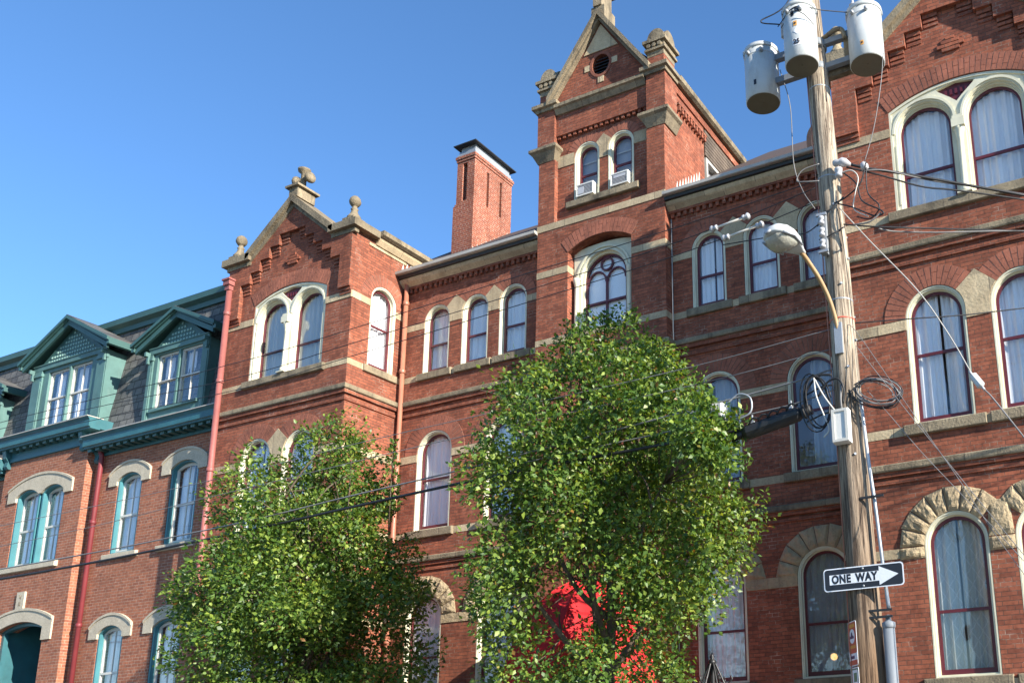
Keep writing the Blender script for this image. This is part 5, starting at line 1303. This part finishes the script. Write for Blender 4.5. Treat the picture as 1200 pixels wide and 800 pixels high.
b.tube([a0 + ax * .655 * KH + sd_ * -.04, a0 + ax * .67 * KH - ud * .03, a0 + ax * .655 * KH + sd_ * .04], .016, 6); b.build('rim', M['galv'], T)
# ONE WAY sign
sx0, sx1, sz0, sz1, sy = -3.205, -2.335, 3.022, 3.265, 9.11
T = thing('street_sign', 'black and white ONE WAY arrow sign on the wooden pole', 'road sign', ((sx0 + sx1) / 2, sy, sz0))
def rrect(x0, x1, z0, z1, r, n=5):
    p = []
    for cx_, cz_, a in ((x1 - r, z0 + r, -90), (x1 - r, z1 - r, 0), (x0 + r, z1 - r, 90), (x0 + r, z0 + r, 180)):
        for k in range(n + 1): t = R(a + 90 * k / n); p.append((cx_ + r * math.cos(t), cz_ + r * math.sin(t)))
    return p
fs = FR(sy)
b = mb(fs); b.slab(rrect(sx0, sx1, sz0, sz1, .035), [], 0, .004); b.build('plate', M['sign_white'], T)
b = mb(fs); b.slab(rrect(sx0 + .012, sx1 - .012, sz0 + .012, sz1 - .012, .028), [], -.0015, -.0002); b.build('black_field', M['sign_black'], T)
W_, H2 = sx1 - sx0, sz1 - sz0; zc = (sz0 + sz1) / 2
b = mb(fs); ax0, ax1, axt = sx0 + .065, sx0 + W_ * .70, sx1 - .055
b.slab([(ax0, zc - .052), (ax1, zc - .052), (ax1, zc - .098), (axt, zc), (ax1, zc + .098), (ax1, zc + .052), (ax0, zc + .052)], [], -.003, -.0018); b.build('arrow', M['sign_white'], T)
text_mesh('lettering', 'ONE', .118, M['sign_black'], T, (ax0 + .130, sy - .0035, zc - .002), (1, 0, 0), .0060, .0006, 1.12, sx=.80)
text_mesh('lettering', 'WAY', .118, M['sign_black'], T, (ax0 + .405, sy - .0035, zc - .002), (1, 0, 0), .0060, .0006, 1.12, sx=.80)
b = mb()
for u in (0,):
    for z in (sz1 - .03, sz0 + .03): b.lathe([(.012, 0), (.012, -.006), (0, -.008)], ((sx0 + sx1) / 2 + .0, sy - .002, z), 8, axis='y')
b.build('bolts', M['galv'], T)
# no-parking plates on the side of the pole
T = thing('parking_sign', 'narrow red and white parking sign fixed to the left of the pole', 'parking sign', (-2.965, 9.17, 1.95))
nv = Vector((-.83, -.56, 0)).normalized(); tv = Vector((-nv.y, nv.x, 0)); tv = -tv if tv.x < 0 else tv
pc = Vector((-2.945, 9.16, 0))
def mp_sign(u, d, z): return pc + tv * u - nv * d + Vector((0, 0, z))
b = mb(mp_sign); b.slab(rrect(-.15, .15, 2.24, 2.70, .03), [], 0, .003); b.build('plate', M['sign_white'], T)
b = mb(mp_sign)
b.slab(rrect(-.14, .14, 2.37, 2.69, .025), [], -.002, -.0002)
b.box(-.14, .14, -.002, -.0002, 2.25, 2.30); b.build('red_field', M['sign_red'], T)
b = mb(mp_sign); n = 20
b.slab([(.095 * math.cos(2 * math.pi * k / n), 2.545 + .075 * math.sin(2 * math.pi * k / n)) for k in range(n)], [], -.004, -.0022); b.build('white_disc', M['sign_white'], T)
b = mb(mp_sign); b.slab([(-.07, 2.52), (.07, 2.52), (.06, 2.545), (.03, 2.55), (.0, 2.59), (-.03, 2.58), (-.04, 2.55), (-.07, 2.545)], [], -.006, -.0042); b.build('tow_symbol', M['sign_blue'], T)
b = mb(mp_sign)
b.box(-.10, .10, -.004, -.0022, 2.635, 2.67); b.box(-.11, .11, -.004, -.0022, 2.42, 2.45) ; b.build('pale_bars', M['sticker'], T)
b = mb(mp_sign); b.box(-.11, .04, -.003, -.0002, 2.315, 2.345); b.build('dark_bar', M['sign_blue'], T)
b = mb(mp_sign); b.slab(rrect(-.15, .15, 1.95, 2.225, .03), [], 0, .003); P2 = b.build('plate', M['sign_white'], T)
b = mb(mp_sign); b.ring(rrect(-.14, .14, 1.96, 2.215, .025), rrect(-.125, .125, 1.975, 2.20, .02), -.002, -.0002); b.box(-.03, .08, -.002, -.0002, 2.08, 2.17); b.build('green_border', M['sign_green'], P2)

# ------------------------------------------------------------------ wires
def wire(label, pts, r=.006, m='cable', name='overhead_wire', cat='wire', k=8, group=None, n=5):
    b = mb(); b.tube(catmull(pts, k), r, n)
    return b.build(name, M[m], None, recalc=False, label=label, cat=cat, group=group, loc=pts[0])
Y = 9.3
def ext(p, dx=-14, dz=.25): return [(p[0][0] + dx, p[0][1], p[0][2] + dz)] + p
wire('thin wire highest on the left of the pole', ext([(-19.539, Y, 7.826), (-13.225, Y, 7.715), (-10.617, Y, 7.75), (-7.591, Y, 7.849), (-5.406, Y, 7.901), (-3.317, Y, 8.001), (-3.02, 9.2, 8.02)]))
wire('thin wire second from the top left of the pole', ext([(-18.98, Y, 7.68), (-13.15, Y, 7.45), (-10.59, Y, 7.51), (-7.3, Y, 7.6), (-5.41, Y, 7.68), (-4.4, Y, 7.76), (-4.04, Y, 7.79), (-3.05, 9.18, 7.84)]))
wire('thin wire third from the top left of the pole', ext([(-19.44, Y, 7.45), (-13.11, Y, 7.24), (-10.58, Y, 7.3), (-7.29, Y, 7.42), (-5.41, Y, 7.5), (-4.25, Y, 7.59), (-3.84, Y, 7.63), (-3.04, 9.18, 7.66)]))
wire('pale thin wire above the splice, passing the upper crown of the large tree', ext([(-18.99, Y, 5.76), (-13.11, Y, 5.8), (-10.45, Y, 5.89), (-8.0, Y, 5.93), (-4.92, Y, 5.97), (-3.0, 9.22, 6.03)], dz=.1), m='greycable')
wire('pale thin wire just under the one above the splice', ext([(-18.88, Y, 5.37), (-13.07, Y, 5.53), (-8.99, Y, 5.66), (-4.89, Y, 5.73), (-2.98, 9.22, 5.79)], dz=.1), m='greycable')
wire('grey thick cable crossing the house front above the black one', ext([(-18.77, Y, 4.94), (-13.34, Y, 4.99), (-10.26, Y, 5.12), (-7.99, Y, 5.22), (-3.95, Y, 5.48), (-2.98, 9.22, 5.55)], dz=.1), .012, 'greycable')
wire('black thick cable lowest on the left, running into the splice', ext([(-18.72, Y, 4.76), (-13.26, Y, 4.84), (-10.2, Y, 4.95), (-7.64, Y, 5.03), (-4.4, Y, 5.05), (-4.1, Y, 5.06)], dz=.1), .021, 'cable')
wire('pale strand above the black splice case', [(-8.0, Y, 5.12), (-5.5, Y, 5.19), (-3.96, Y, 5.23), (-3.44, Y, 5.26), (-2.95, 9.2, 5.30)], .009, 'greycable')
wire('thick black wire of the bundle running right from the pole top', [(-2.66, 9.2, 8.053), (-2.405, 9.3, 7.966), (-2.052, 9.5, 7.909), (-1.699, 9.7, 7.839), (-1.255, 9.95, 7.749), (-0.808, 10.2, 7.657), (0.0, 10.7, 7.496), (6, 12.2, 6.9)], .017)
wire('lowest black wire of the bundle running right from the pole top', [(-2.663, 9.2, 8.008), (-2.321, 9.35, 7.891), (-1.885, 9.6, 7.75), (-1.529, 9.8, 7.71), (-0.812, 10.2, 7.60), (-0.002, 10.7, 7.46), (6, 12.1, 6.85)], .011)
wire('pale twisted wire along the bundle right of the pole top', [(-2.5, 9.25, 7.94), (-2.255, 9.35, 7.93), (-1.954, 9.55, 7.87), (-1.694, 9.75, 7.84), (-1.249, 9.97, 7.76), (-0.804, 10.22, 7.68), (0.006, 10.72, 7.52), (6, 12.2, 6.95)], .009, 'greycable')
wire('black double wire crossing the paired windows sill right of the pole', [(-2.901, 9.25, 7.363), (-2.37, 9.35, 7.225), (-1.753, 9.7, 7.216), (-0.856, 10.2, 7.198), (-0.038, 10.7, 7.178), (6, 12, 7.1)], .010)
wire('pale wire twisted with the black one under the paired windows', [(-2.372, 9.35, 7.203), (-2.21, 9.5, 7.20), (-1.757, 9.7, 7.168), (-0.856, 10.2, 7.20), (-0.038, 10.7, 7.165), (6, 12, 7.08)], .009, 'greycable')
wire('dark thin wire across the heads of the second floor windows on the right', [(-3.011, 9.25, 6.098), (-2.197, 9.5, 6.091), (-1.585, 9.85, 6.15), (-0.958, 10.2, 6.239), (-0.138, 10.7, 6.36), (6, 13, 7)], .008)
wire('white guy wire slanting down right of the pole past the arched window', [(-2.79, 9.2, 7.517), (-2.431, 9.15, 6.953), (-1.927, 9.05, 6.183), (-1.621, 8.97, 5.566), (-1.408, 8.9, 5.043), (-1.331, 8.88, 4.91)], .007, 'gutter')
wire('grey lower end of the slanting guy wire below its white box', [(-1.331, 8.88, 4.91), (-0.965, 8.78, 4.279), (1.2, 8.2, .3)], .008, 'greycable')
T = thing('wire_box', 'small white box on the slanting wire between the right hand windows', 'junction box', (-1.37, 8.89, 4.98)); b = mb()
p0, p1 = Vector((-1.415, 8.902, 5.055)), Vector((-1.325, 8.878, 4.90)); b.tube([p0, p0 + (p1 - p0) * .08, p0 + (p1 - p0) * .92, p1], [.02, .042, .042, .02], 8, smooth=False); b.build('case', M['tank'], T)
b = mb(); b.tube([p0 + (p0 - p1) * .25, p0], .014, 6); b.tube([p1, p1 + (p1 - p0) * .25], .014, 6); b.build('clamp', M['porcelain'], T)
wire('grey service wire leaving the pole highest of three, beside the oval coil', [(-2.813, 9.2, 6.033), (-2.674, 9.15, 5.909), (-2.13, 8.9, 4.901), (-1.617, 8.6, 3.957), (-1.032, 8.2, 2.874), (.6, 7.2, .2)], .0038, 'greycable')
wire('grey service wire passing behind the oval coil', [(-2.7, 9.2, 5.76), (-2.148, 8.95, 4.844), (-1.543, 8.6, 3.869), (-1.014, 8.2, 3.039), (.8, 7.0, .2)], .0038, 'greycable')
wire('grey service wire leaving from below the oval coil', [(-2.60, 9.16, 5.2), (-2.399, 9.15, 4.919), (-2.016, 9.0, 4.35), (-1.569, 8.7, 3.74), (-1.01, 8.2, 2.97), (.9, 6.9, .2)], .0038, 'greycable')
wire('thin tan wire dropping from the right hand transformer', [(-2.103, 9.15, 9.336), (-2.166, 9.15, 8.913), (-2.288, 9.15, 8.38), (-2.43, 9.15, 7.973)], .005, 'greycable')
wire('thin dark wire dropping from the left hand transformer', [(-3.451, 9.25, 9.667), (-3.341, 9.25, 9.097), (-3.337, 9.25, 8.317), (-3.23, 9.2, 7.883), (-3.067, 9.15, 7.546)], .006, 'greycable')
wire('pale wire looped left of the pole below the transformers', [(-2.98, 9.15, 8.122), (-3.181, 9.1, 8.062), (-3.253, 9.1, 7.946), (-3.136, 9.1, 7.9), (-2.993, 9.15, 7.897)], .008, 'greycable')
wire('thin black jumper wire linking the two nearest transformers', [(-3.30, 8.85, 9.93), (-3.02, 8.72, 10.0), (-2.75, 8.95, 10.03), (-2.5, 9.15, 10.06)], .006)
wire('thin black jumper hanging across the middle transformer', [(-3.26, 8.85, 9.90), (-3.05, 8.71, 9.93), (-2.92, 8.72, 9.86), (-2.84, 8.85, 9.78)], .005)
wire('black wire rising out of the picture beside the middle transformer', [(-3.27, 8.85, 9.95), (-3.5, 8.8, 10.05), (-3.2, 8.9, 10.25), (-2.9, 8.9, 10.8)], .008)
wire('black drop wire down the right side of the middle transformer', [(-2.82, 8.95, 10.05), (-2.81, 9.0, 9.7), (-2.80, 9.05, 9.3), (-2.83, 9.12, 8.9)], .006)
wire('tangled black wire loop right of the pole', [(-2.724, 9.15, 7.952), (-2.536, 9.1, 7.697), (-2.467, 9.05, 7.428), (-2.278, 9.05, 7.266), (-2.233, 9.05, 7.199), (-2.35, 9.08, 7.22), (-2.587, 9.1, 7.40), (-2.78, 9.15, 7.533)], .009)
wire('black wire crossing down to the pole from the bundle', [(-2.397, 9.1, 7.932), (-2.486, 9.1, 7.682), (-2.686, 9.12, 7.564), (-2.826, 9.16, 7.561)], .009)
wire('black wire curling from the bundle to the lower double wire', [(-2.404, 9.1, 7.86), (-2.40, 9.08, 7.526), (-2.27, 9.05, 7.30), (-2.397, 9.1, 7.208), (-2.555, 9.1, 7.274)], .008)
wire('white spotted wire curving from the insulator beside the pole', [(-2.72, 9.12, 7.90), (-2.58, 9.1, 7.88), (-2.50, 9.08, 7.75), (-2.55, 9.08, 7.55), (-2.58, 9.1, 7.38), (-2.42, 9.1, 7.24)], .007, 'white')
wire('loose pale wire end pointing left under the tangle', [(-2.26, 9.06, 7.22), (-2.40, 9.05, 7.14), (-2.58, 9.06, 7.16)], .010, 'greycable')
wire('black wire wound round the pole above the lamp', [(-3.06, 9.22, 7.18), (-2.97, 9.12, 7.12), (-2.84, 9.12, 7.16), (-2.74, 9.2, 7.25)], .009)
wire('black wire wound round the pole at the spool rack', [(-3.07, 9.22, 7.36), (-2.97, 9.11, 7.42), (-2.84, 9.12, 7.48), (-2.72, 9.18, 7.62)], .010)
wire('black wire running left from the spool rack to the windows', [(-4.4, 9.4, 7.56), (-3.6, 9.3, 7.42), (-3.25, 9.25, 7.33), (-2.99, 9.1, 7.32)], .007)
T = thing('insulator', 'pair of pale insulators gripping the wires at the right of the pole', 'insulator', (-2.74, 9.13, 8.0))
b = mb(); b.tube([(-2.80, 9.13, 8.06), (-2.77, 9.13, 8.055), (-2.74, 9.13, 8.05), (-2.70, 9.13, 8.045), (-2.66, 9.14, 8.03), (-2.60, 9.16, 8.0)], [.03, .05, .035, .055, .05, .018], 10); b.build('clamp', M['porcelain'], T)
b = mb(); b.lathe([(.02, -.06), (.045, -.05), (.045, -.02), (.03, 0), (.05, .02), (.05, .05), (.02, .06)], (-2.74, 9.12, 7.91), 10); b.build('spool', M['porcelain'], T)
b = mb(); b.tube([(-2.46, 9.17, 7.98), (-2.44, 9.18, 7.93), (-2.42, 9.2, 7.90)], [.035, .05, .03], 8); b.build('connector', M['porcelain'], T)

# insulators strung in two of the thin wires
for lab, p0, p1 in (('white strain insulator on the upper of two wires by the lamp', (-4.50, Y, 7.75), (-3.98, Y, 7.795)), ('white strain insulator on the lower of two wires by the lamp', (-4.34, Y, 7.58), (-3.80, Y, 7.635))):
    T = thing('insulator', lab, 'insulator', p0, 'strain insulators on the thin wires'); v0, v1 = Vector(p0), Vector(p1)
    b = mb(); b.tube([v0, v1], .016, 8); b.build('rod', M['white'], T)
    for e, o_ in ((v0, (v1 - v0).normalized()), (v1, (v0 - v1).normalized())):
        b = mb(); b.tube([e - o_ * .02, e, e + o_ * .02, e + o_ * .05, e + o_ * .055, e + o_ * .085, e + o_ * .09], [.012, .04, .045, .022, .036, .036, .016], 10); b.build('end_cap', M['porcelain'], T)
# splice case and terminal
T = thing('splice_case', 'long black cable splice case hanging by the leaves of the large tree', 'cable splice', (-3.8, Y, 4.95))
a_, c_ = Vector((-4.16, Y, 5.00)), Vector((-3.42, Y, 5.13)); d_ = (c_ - a_).normalized(); l_ = (c_ - a_).length
b = mb(); b.tube([a_, a_ + d_ * .03, a_ + d_ * .06, a_ + d_ * (l_ - .06), a_ + d_ * (l_ - .03), c_], [.05, .075, .088, .088, .075, .05], 14, smooth=False); b.build('case', M['black'], T)
b = mb(); b.tube([a_ - d_ * .16, a_], .045, 10); b.tube([c_, c_ + d_ * .12], .06, 10); b.tube([c_ + d_ * .02, c_ + d_ * .05], .085, 10); b.build('end_seal', M['cable'], T)
b = mb()
for t in (.12, .62): p = a_ + d_ * t; b.tube([p + Vector((0, 0, .07)), p + Vector((0, 0, .19))], .012, 6); b.box(p.x - .02, p.x + .02, Y - .03, Y + .03, p.z + .085, p.z + .12)
b.build('hanger', M['galv'], T)
b = mb()
for k in range(5): b.tube(catmull([a_ + d_ * (.1 + .12 * k) + Vector((0, -.07, .06)), a_ + d_ * (.17 + .12 * k) + Vector((0, -.09, .11)), a_ + d_ * (.25 + .12 * k) + Vector((0, -.06, .08))], 4), .012, 5)
b.build('loose_wire', M['cable'], T)
T = thing('terminal_box', 'pale grey ribbed cable terminal half hidden in the large tree', 'terminal box', (-4.65, Y, 5.25))
b = mb(); b.cham(-4.90, -4.40, Y - .08, Y + .08, 5.24, 5.42, ch=.03); b.build('case', M['tank'], T)
b = mb()
for k in range(8): b.box(-4.87 + k * .062, -4.845 + k * .062, Y - .086, Y + .08, 5.255, 5.405)
b.build('ribs', M['porcelain'], T)
wire('short blue looped wire beside the terminal box', [(-4.35, Y, 5.42), (-4.2, Y, 5.5), (-4.05, 9.28, 5.42), (-4.05, 9.28, 5.25), (-4.2, 9.28, 5.19), (-4.33, 9.29, 5.24)], .012, 'galv')
# cable coils
def coil(lab, c, ra, rb, tilt, mats, y0, seed, n=8, r=.010):
    rnd = random.Random(seed); T = thing('cable_coil', lab, 'cable coil', c, 'cable coils on the pole')
    for mi, m_ in enumerate(mats):
        b = mb(); pts = []
        N_ = n * 22
        for k in range(N_ + 1):
            a = 2 * math.pi * k / 22; q = k / N_; turn = int(k / 22); rr = random.Random(seed * 50 + turn + 17 * mi); s = 1 + rr.uniform(-.30, .08); ox, oz = rr.uniform(-.04, .04), rr.uniform(-.04, .04)
            u, v = ra * s * math.cos(a) + ox, rb * s * math.sin(a) + oz
            pts.append(Vector((c[0] + u * math.cos(tilt) - v * math.sin(tilt), y0 + rr.uniform(-.04, .04) + .03 * math.sin(a * 2 + turn), c[2] + u * math.sin(tilt) + v * math.cos(tilt))))
        sm = [pts[0]] + [(pts[i - 1] + pts[i] * 2 + pts[i + 1]) / 4 for i in range(1, len(pts) - 1)] + [pts[-1]]
        b.tube(sm, r, 5); b.build('loop', M[m_], T, recalc=False)
coil('oval coil of black and grey cable hung right of the pole', (-2.49, 9.12, 5.16), .27, .145, R(-22), ['cable', 'greycable'], 9.15, 3, 4, .007)
coil('tall loop of black cable hung left of the pole', (-3.16, 9.12, 5.13), .17, .36, R(8), ['cable'], 9.1, 5, 4, .008)
wire('white wire looping down inside the tall black coil', [(-3.17, 9.06, 5.42), (-3.15, 9.05, 5.2), (-3.07, 9.05, 4.95), (-3.03, 9.07, 4.8), (-3.1, 9.08, 4.72)], .009, 'white')
wire('white wire slanting from the tall coil to the small box', [(-3.16, 9.06, 5.40), (-3.07, 9.05, 5.2), (-2.97, 9.05, 5.03), (-2.93, 9.06, 4.98)], .009, 'white')
wire('black wire arching from the tall coil over the pole', [(-3.14, 9.08, 5.2), (-3.02, 9.07, 5.34), (-2.9, 9.07, 5.36), (-2.84, 9.08, 5.25), (-2.86, 9.1, 5.08)], .012)
wire('black wire from the splice case up to the tall coil', [(-3.35, 9.25, 5.14), (-3.32, 9.15, 5.25), (-3.25, 9.12, 5.36), (-3.12, 9.1, 5.45), (-2.98, 9.12, 5.44)], .014)
for k, (zz, lab) in enumerate(((5.32, 'black wire lashed across the left of the pole above the tall coil'), (5.0, 'black wire lashed across the left of the pole through the tall coil'))):
    wire(lab, [(-3.33, 9.2, zz - .03), (-3.1, 9.14, zz + .01), (-2.97, 9.13, zz)], .010)

# ------------------------------------------------------------------ trees
def tree(name, label, base, env, seed, nlobe, nleaf, spikes, trunk_r, fork, leaf=(.082, .038), lobes=(), holes=()):
    rnd = random.Random(seed); rs = np.random.RandomState(seed)
    T = thing(name, label, 'tree', base, None)
    bx, by, bz = base
    zmin, zmax = env[0][0], env[-1][0]
    def rad(z):
        for (za, ra), (zb, rb) in zip(env, env[1:]):
            if za <= z <= zb: return ra + (rb - ra) * (z - za) / (zb - za)
        return 0
    def mod(a, z): return 1 + .26 * noise.noise(Vector((math.cos(a) * 1.5, math.sin(a) * 1.5, z * .75 + seed))) + .16 * noise.noise(Vector((math.cos(a) * 4, math.sin(a) * 4, z * 2. + seed)))
    # leafy lobes: each a small dome of leaves round a twig end
    cl = []; tries = 0
    while len(cl) < nlobe and tries < 60000:
        tries += 1
        z = rnd.uniform(zmin, zmax); a = rnd.uniform(0, 2 * math.pi); r0 = rad(z) * mod(a, z)
        if r0 <= .02 or rnd.random() > rad(z) / 1.9: continue
        q = rnd.random() ** .38
        p = Vector((bx + math.cos(a) * r0 * q, by + math.sin(a) * r0 * q, z))
        if any((p - Vector(h[:3])).length < h[3] for h in holes): continue
        if noise.noise(p * 1.3 + Vector((seed, 0, 0))) < -.04: continue
        if any((p - o[0]).length < .34 for o in cl): continue
        cl.append((p, a, q, rnd.uniform(.22, .50)))
    for lx, ly, lz, lr, ln in lobes:
        for k in range(ln):
            d_ = Vector((rnd.gauss(0, 1), rnd.gauss(0, 1), rnd.gauss(0, 1))).normalized() * lr * rnd.random() ** .5; p = Vector((lx, ly, lz)) + d_; cl.append((p, math.atan2(p.y - by, p.x - bx), 1, rnd.uniform(.16, .24)))
    # limbs
    b = mb(); top = Vector((bx + .1, by, fork + .9))
    b.tube(catmull([(bx, by, bz), (bx + .04, by + .02, fork * .5), (bx + .02, by, fork), (bx + .08, by - .02, fork + 1.1), (bx + .02, by + .05, zmax - 1.2), (bx, by, zmax - .3)], 8), [trunk_r * (1 - .9 * (k / 40)) for k in range(41)], 10)
    limbs = []
    for k in range(15):
        a = k * 2.399 + seed; z0 = fork + (k / 15) ** 1.1 * (zmax - fork) * .55; zt = min(zmax - .4, z0 + rnd.uniform(1.1, 2.3)); rr = rad(zt) * rnd.uniform(.6, .9)
        p0 = Vector((bx + .03, by, z0)); p3 = Vector((bx + math.cos(a) * rr, by + math.sin(a) * rr, zt)); p1 = p0.lerp(p3, .35) + Vector((0, 0, -.12)); p2 = p0.lerp(p3, .7) + Vector((rnd.uniform(-.1, .1), rnd.uniform(-.1, .1), 0))
        path = catmull([p0, p1, p2, p3], 6); r1 = trunk_r * (.48 - .018 * k)
        b.tube(path, [r1 * (1 - .85 * i / (len(path) - 1)) for i in range(len(path))], 7); limbs.append(path)
        for j in range(4):
            s = path[rnd.randint(6, len(path) - 2)]; e = s + Vector((rnd.uniform(-.7, .7), rnd.uniform(-.7, .7), rnd.uniform(.3, .9)))
            tw = catmull([s, s.lerp(e, .5) + Vector((rnd.uniform(-.08, .08), rnd.uniform(-.08, .08), .05)), e], 4); b.tube(tw, [.018 * (1 - .75 * i / (len(tw) - 1)) for i in range(len(tw))], 5)
    for p, a, q, R_ in cl[::2]:
        L = min(limbs, key=lambda pt: min((x - p).length for x in pt[::4])); s = min(L, key=lambda x: (x - p).length)
        if (s - p).length < 1.6: b.tube([s, s.lerp(p, .5) + Vector((0, 0, -.05)), p], [.011, .008, .004], 4)
    for (sx, sy, sz, h) in spikes: b.tube([(bx + sx, by + sy, sz - .5), (bx + sx, by + sy, sz + h)], [.012, .003], 4)
    b.build('trunk', M['bark'], T, recalc=False)
    # leaves
    P, D, NN = [], [], []
    for p, a, q, R_ in cl:
        out = Vector((math.cos(a) * q, math.sin(a) * q, .75 + rnd.uniform(-.2, .5))).normalized()
        el = rnd.uniform(1.0, 1.7); n = int(nleaf / len(cl) * (R_ / .36) ** 2 * rnd.uniform(.8, 1.2))
        for k in range(n):
            d_ = Vector((rnd.gauss(0, 1), rnd.gauss(0, 1), rnd.gauss(0, 1))).normalized()
            if d_.dot(out) < -.25 and rnd.random() < .75: d_ = -d_
            s = R_ * (.45 + .6 * rnd.random() ** .6) * (1 + .35 * noise.noise(Vector((d_.x * 2.4, d_.y * 2.4, d_.z * 2.4 + R_ * 91))))
            v_ = d_ * s; v_ += out * v_.dot(out) * (el - 1)
            P.append(p + v_); NN.append(d_); D.append((d_ * .6 + out * .3 + Vector((0, 0, -.35))))
    for (sx, sy, sz, h) in spikes:
        n = int(h * 210)
        for k in range(n):
            t = rnd.random(); w_ = .12 * (1 - t) + .03; aa = rnd.uniform(0, 6.28); P.append(Vector((bx + sx + math.cos(aa) * w_ * rnd.random() ** .4, by + sy + math.sin(aa) * w_, sz - .25 + t * (h + .2)))); NN.append(Vector((math.cos(aa), math.sin(aa), .5)).normalized()); D.append(Vector((math.cos(aa) * .5, math.sin(aa) * .5, .6)))
    N = len(P); P = np.array([tuple(x) for x in P]) - np.array(base); D = np.array([tuple(x) for x in D]); NN = np.array([tuple(x) for x in NN])
    rv = rs.normal(size=(N, 3)); ax_ = D + rv * .55; ax_ /= np.linalg.norm(ax_, axis=1)[:, None]
    nn = NN + rs.normal(size=(N, 3)) * .42 + np.array([0, 0, .35]); sd = np.cross(ax_, nn); sd /= np.linalg.norm(sd, axis=1)[:, None] + 1e-9; nr = np.cross(sd, ax_)
    Ls = (leaf[0] * rs.uniform(.55, 1.5, N))[:, None]; Ws = Ls * rs.uniform(.5, .72, N)[:, None] * .5
    fold = rs.uniform(.05, .45, N)[:, None]; curl = rs.uniform(-.25, .1, N)[:, None]
    v = np.empty((N, 6, 3))
    v[:, 0] = P; v[:, 1] = P + ax_ * Ls * .42 + sd * Ws + nr * Ws * fold; v[:, 2] = P + ax_ * Ls * .45; v[:, 3] = P + ax_ * Ls * .42 - sd * Ws + nr * Ws * fold
    v[:, 4] = P + ax_ * Ls + nr * Ls * curl; v[:, 5] = P + ax_ * Ls * .45
    v = v[:, :5].reshape(-1, 3)
    i = np.arange(N) * 5
    faces = np.stack([np.stack([i, i + 1, i + 2], 1), np.stack([i, i + 2, i + 3], 1), np.stack([i + 1, i + 4, i + 2], 1), np.stack([i + 2, i + 4, i + 3], 1)], 1).reshape(-1, 3)
    me = bpy.data.meshes.new('crown'); me.vertices.add(len(v)); me.vertices.foreach_set('co', v.ravel()); nf = len(faces)
    me.loops.add(nf * 3); me.loops.foreach_set('vertex_index', faces.ravel().astype(np.int32)); me.polygons.add(nf)
    me.polygons.foreach_set('loop_start', np.arange(nf, dtype=np.int32) * 3); me.polygons.foreach_set('loop_total', np.full(nf, 3, dtype=np.int32)); me.polygons.foreach_set('use_smooth', np.ones(nf, bool))
    me.update(); me.validate(); me.materials.append(M['leaf']); o = bpy.data.objects.new('crown', me); col.objects.link(o); o.parent = T
    return T
tree('street_tree', 'larger leafy green street tree standing before the tower', (-6.78, 10.45, .11),
     [(1.7, .6), (2.4, .95), (3.1, 1.25), (3.8, 1.52), (4.6, 1.54), (5.4, 1.48), (6.1, 1.22), (6.7, .75), (7.2, .32), (7.5, .1)], 4, 185, 80000,
     [(-.05, 0, 7.0, .72), (-.55, .1, 6.6, .6), (.6, .2, 6.2, .5), (-1.15, .2, 6.1, .75), (1.35, 0, 5.0, .45), (-.2, -.6, 6.7, .5), (-1.5, .2, 5.6, .5), (1.0, -.3, 5.6, .6)], .13, 2.3, leaf=(.066, .038),
     lobes=[(-4.62, 9.1, 4.80, .40, 14), (-4.75, 9.2, 5.45, .25, 4), (-8.5, 10.6, 3.0, .4, 6), (-8.2, 10.2, 2.4, .4, 6), (-4.55, 9.3, 5.15, .3, 7), (-8.3, 10.8, 6.6, .45, 8), (-8.6, 10.7, 5.4, .4, 6)],
     holes=[(-6.1, 8.6, 2.92, .66), (-6.85, 9.6, 3.12, .70), (-7.6, 10.7, 3.32, .74), (-8.35, 11.6, 3.45, .7)])
tree('street_tree', 'smaller leafy green street tree in front of the left gabled wing', (-12.6, 10.6, .11),
     [(1.7, .9), (2.4, 1.4), (3.2, 1.6), (4.2, 1.55), (5.0, 1.36), (5.8, 1.0), (6.35, .5), (6.6, .1)], 9, 165, 72000,
     [(.75, 0, 5.8, .95), (1.55, .1, 5.5, 1.0), (-.4, .1, 5.7, .45), (-1.1, 0, 5.3, .4), (1.2, -.4, 5.5, .5), (-1.4, 0, 4.6, .5)], .12, 2.2, leaf=(.066, .038))
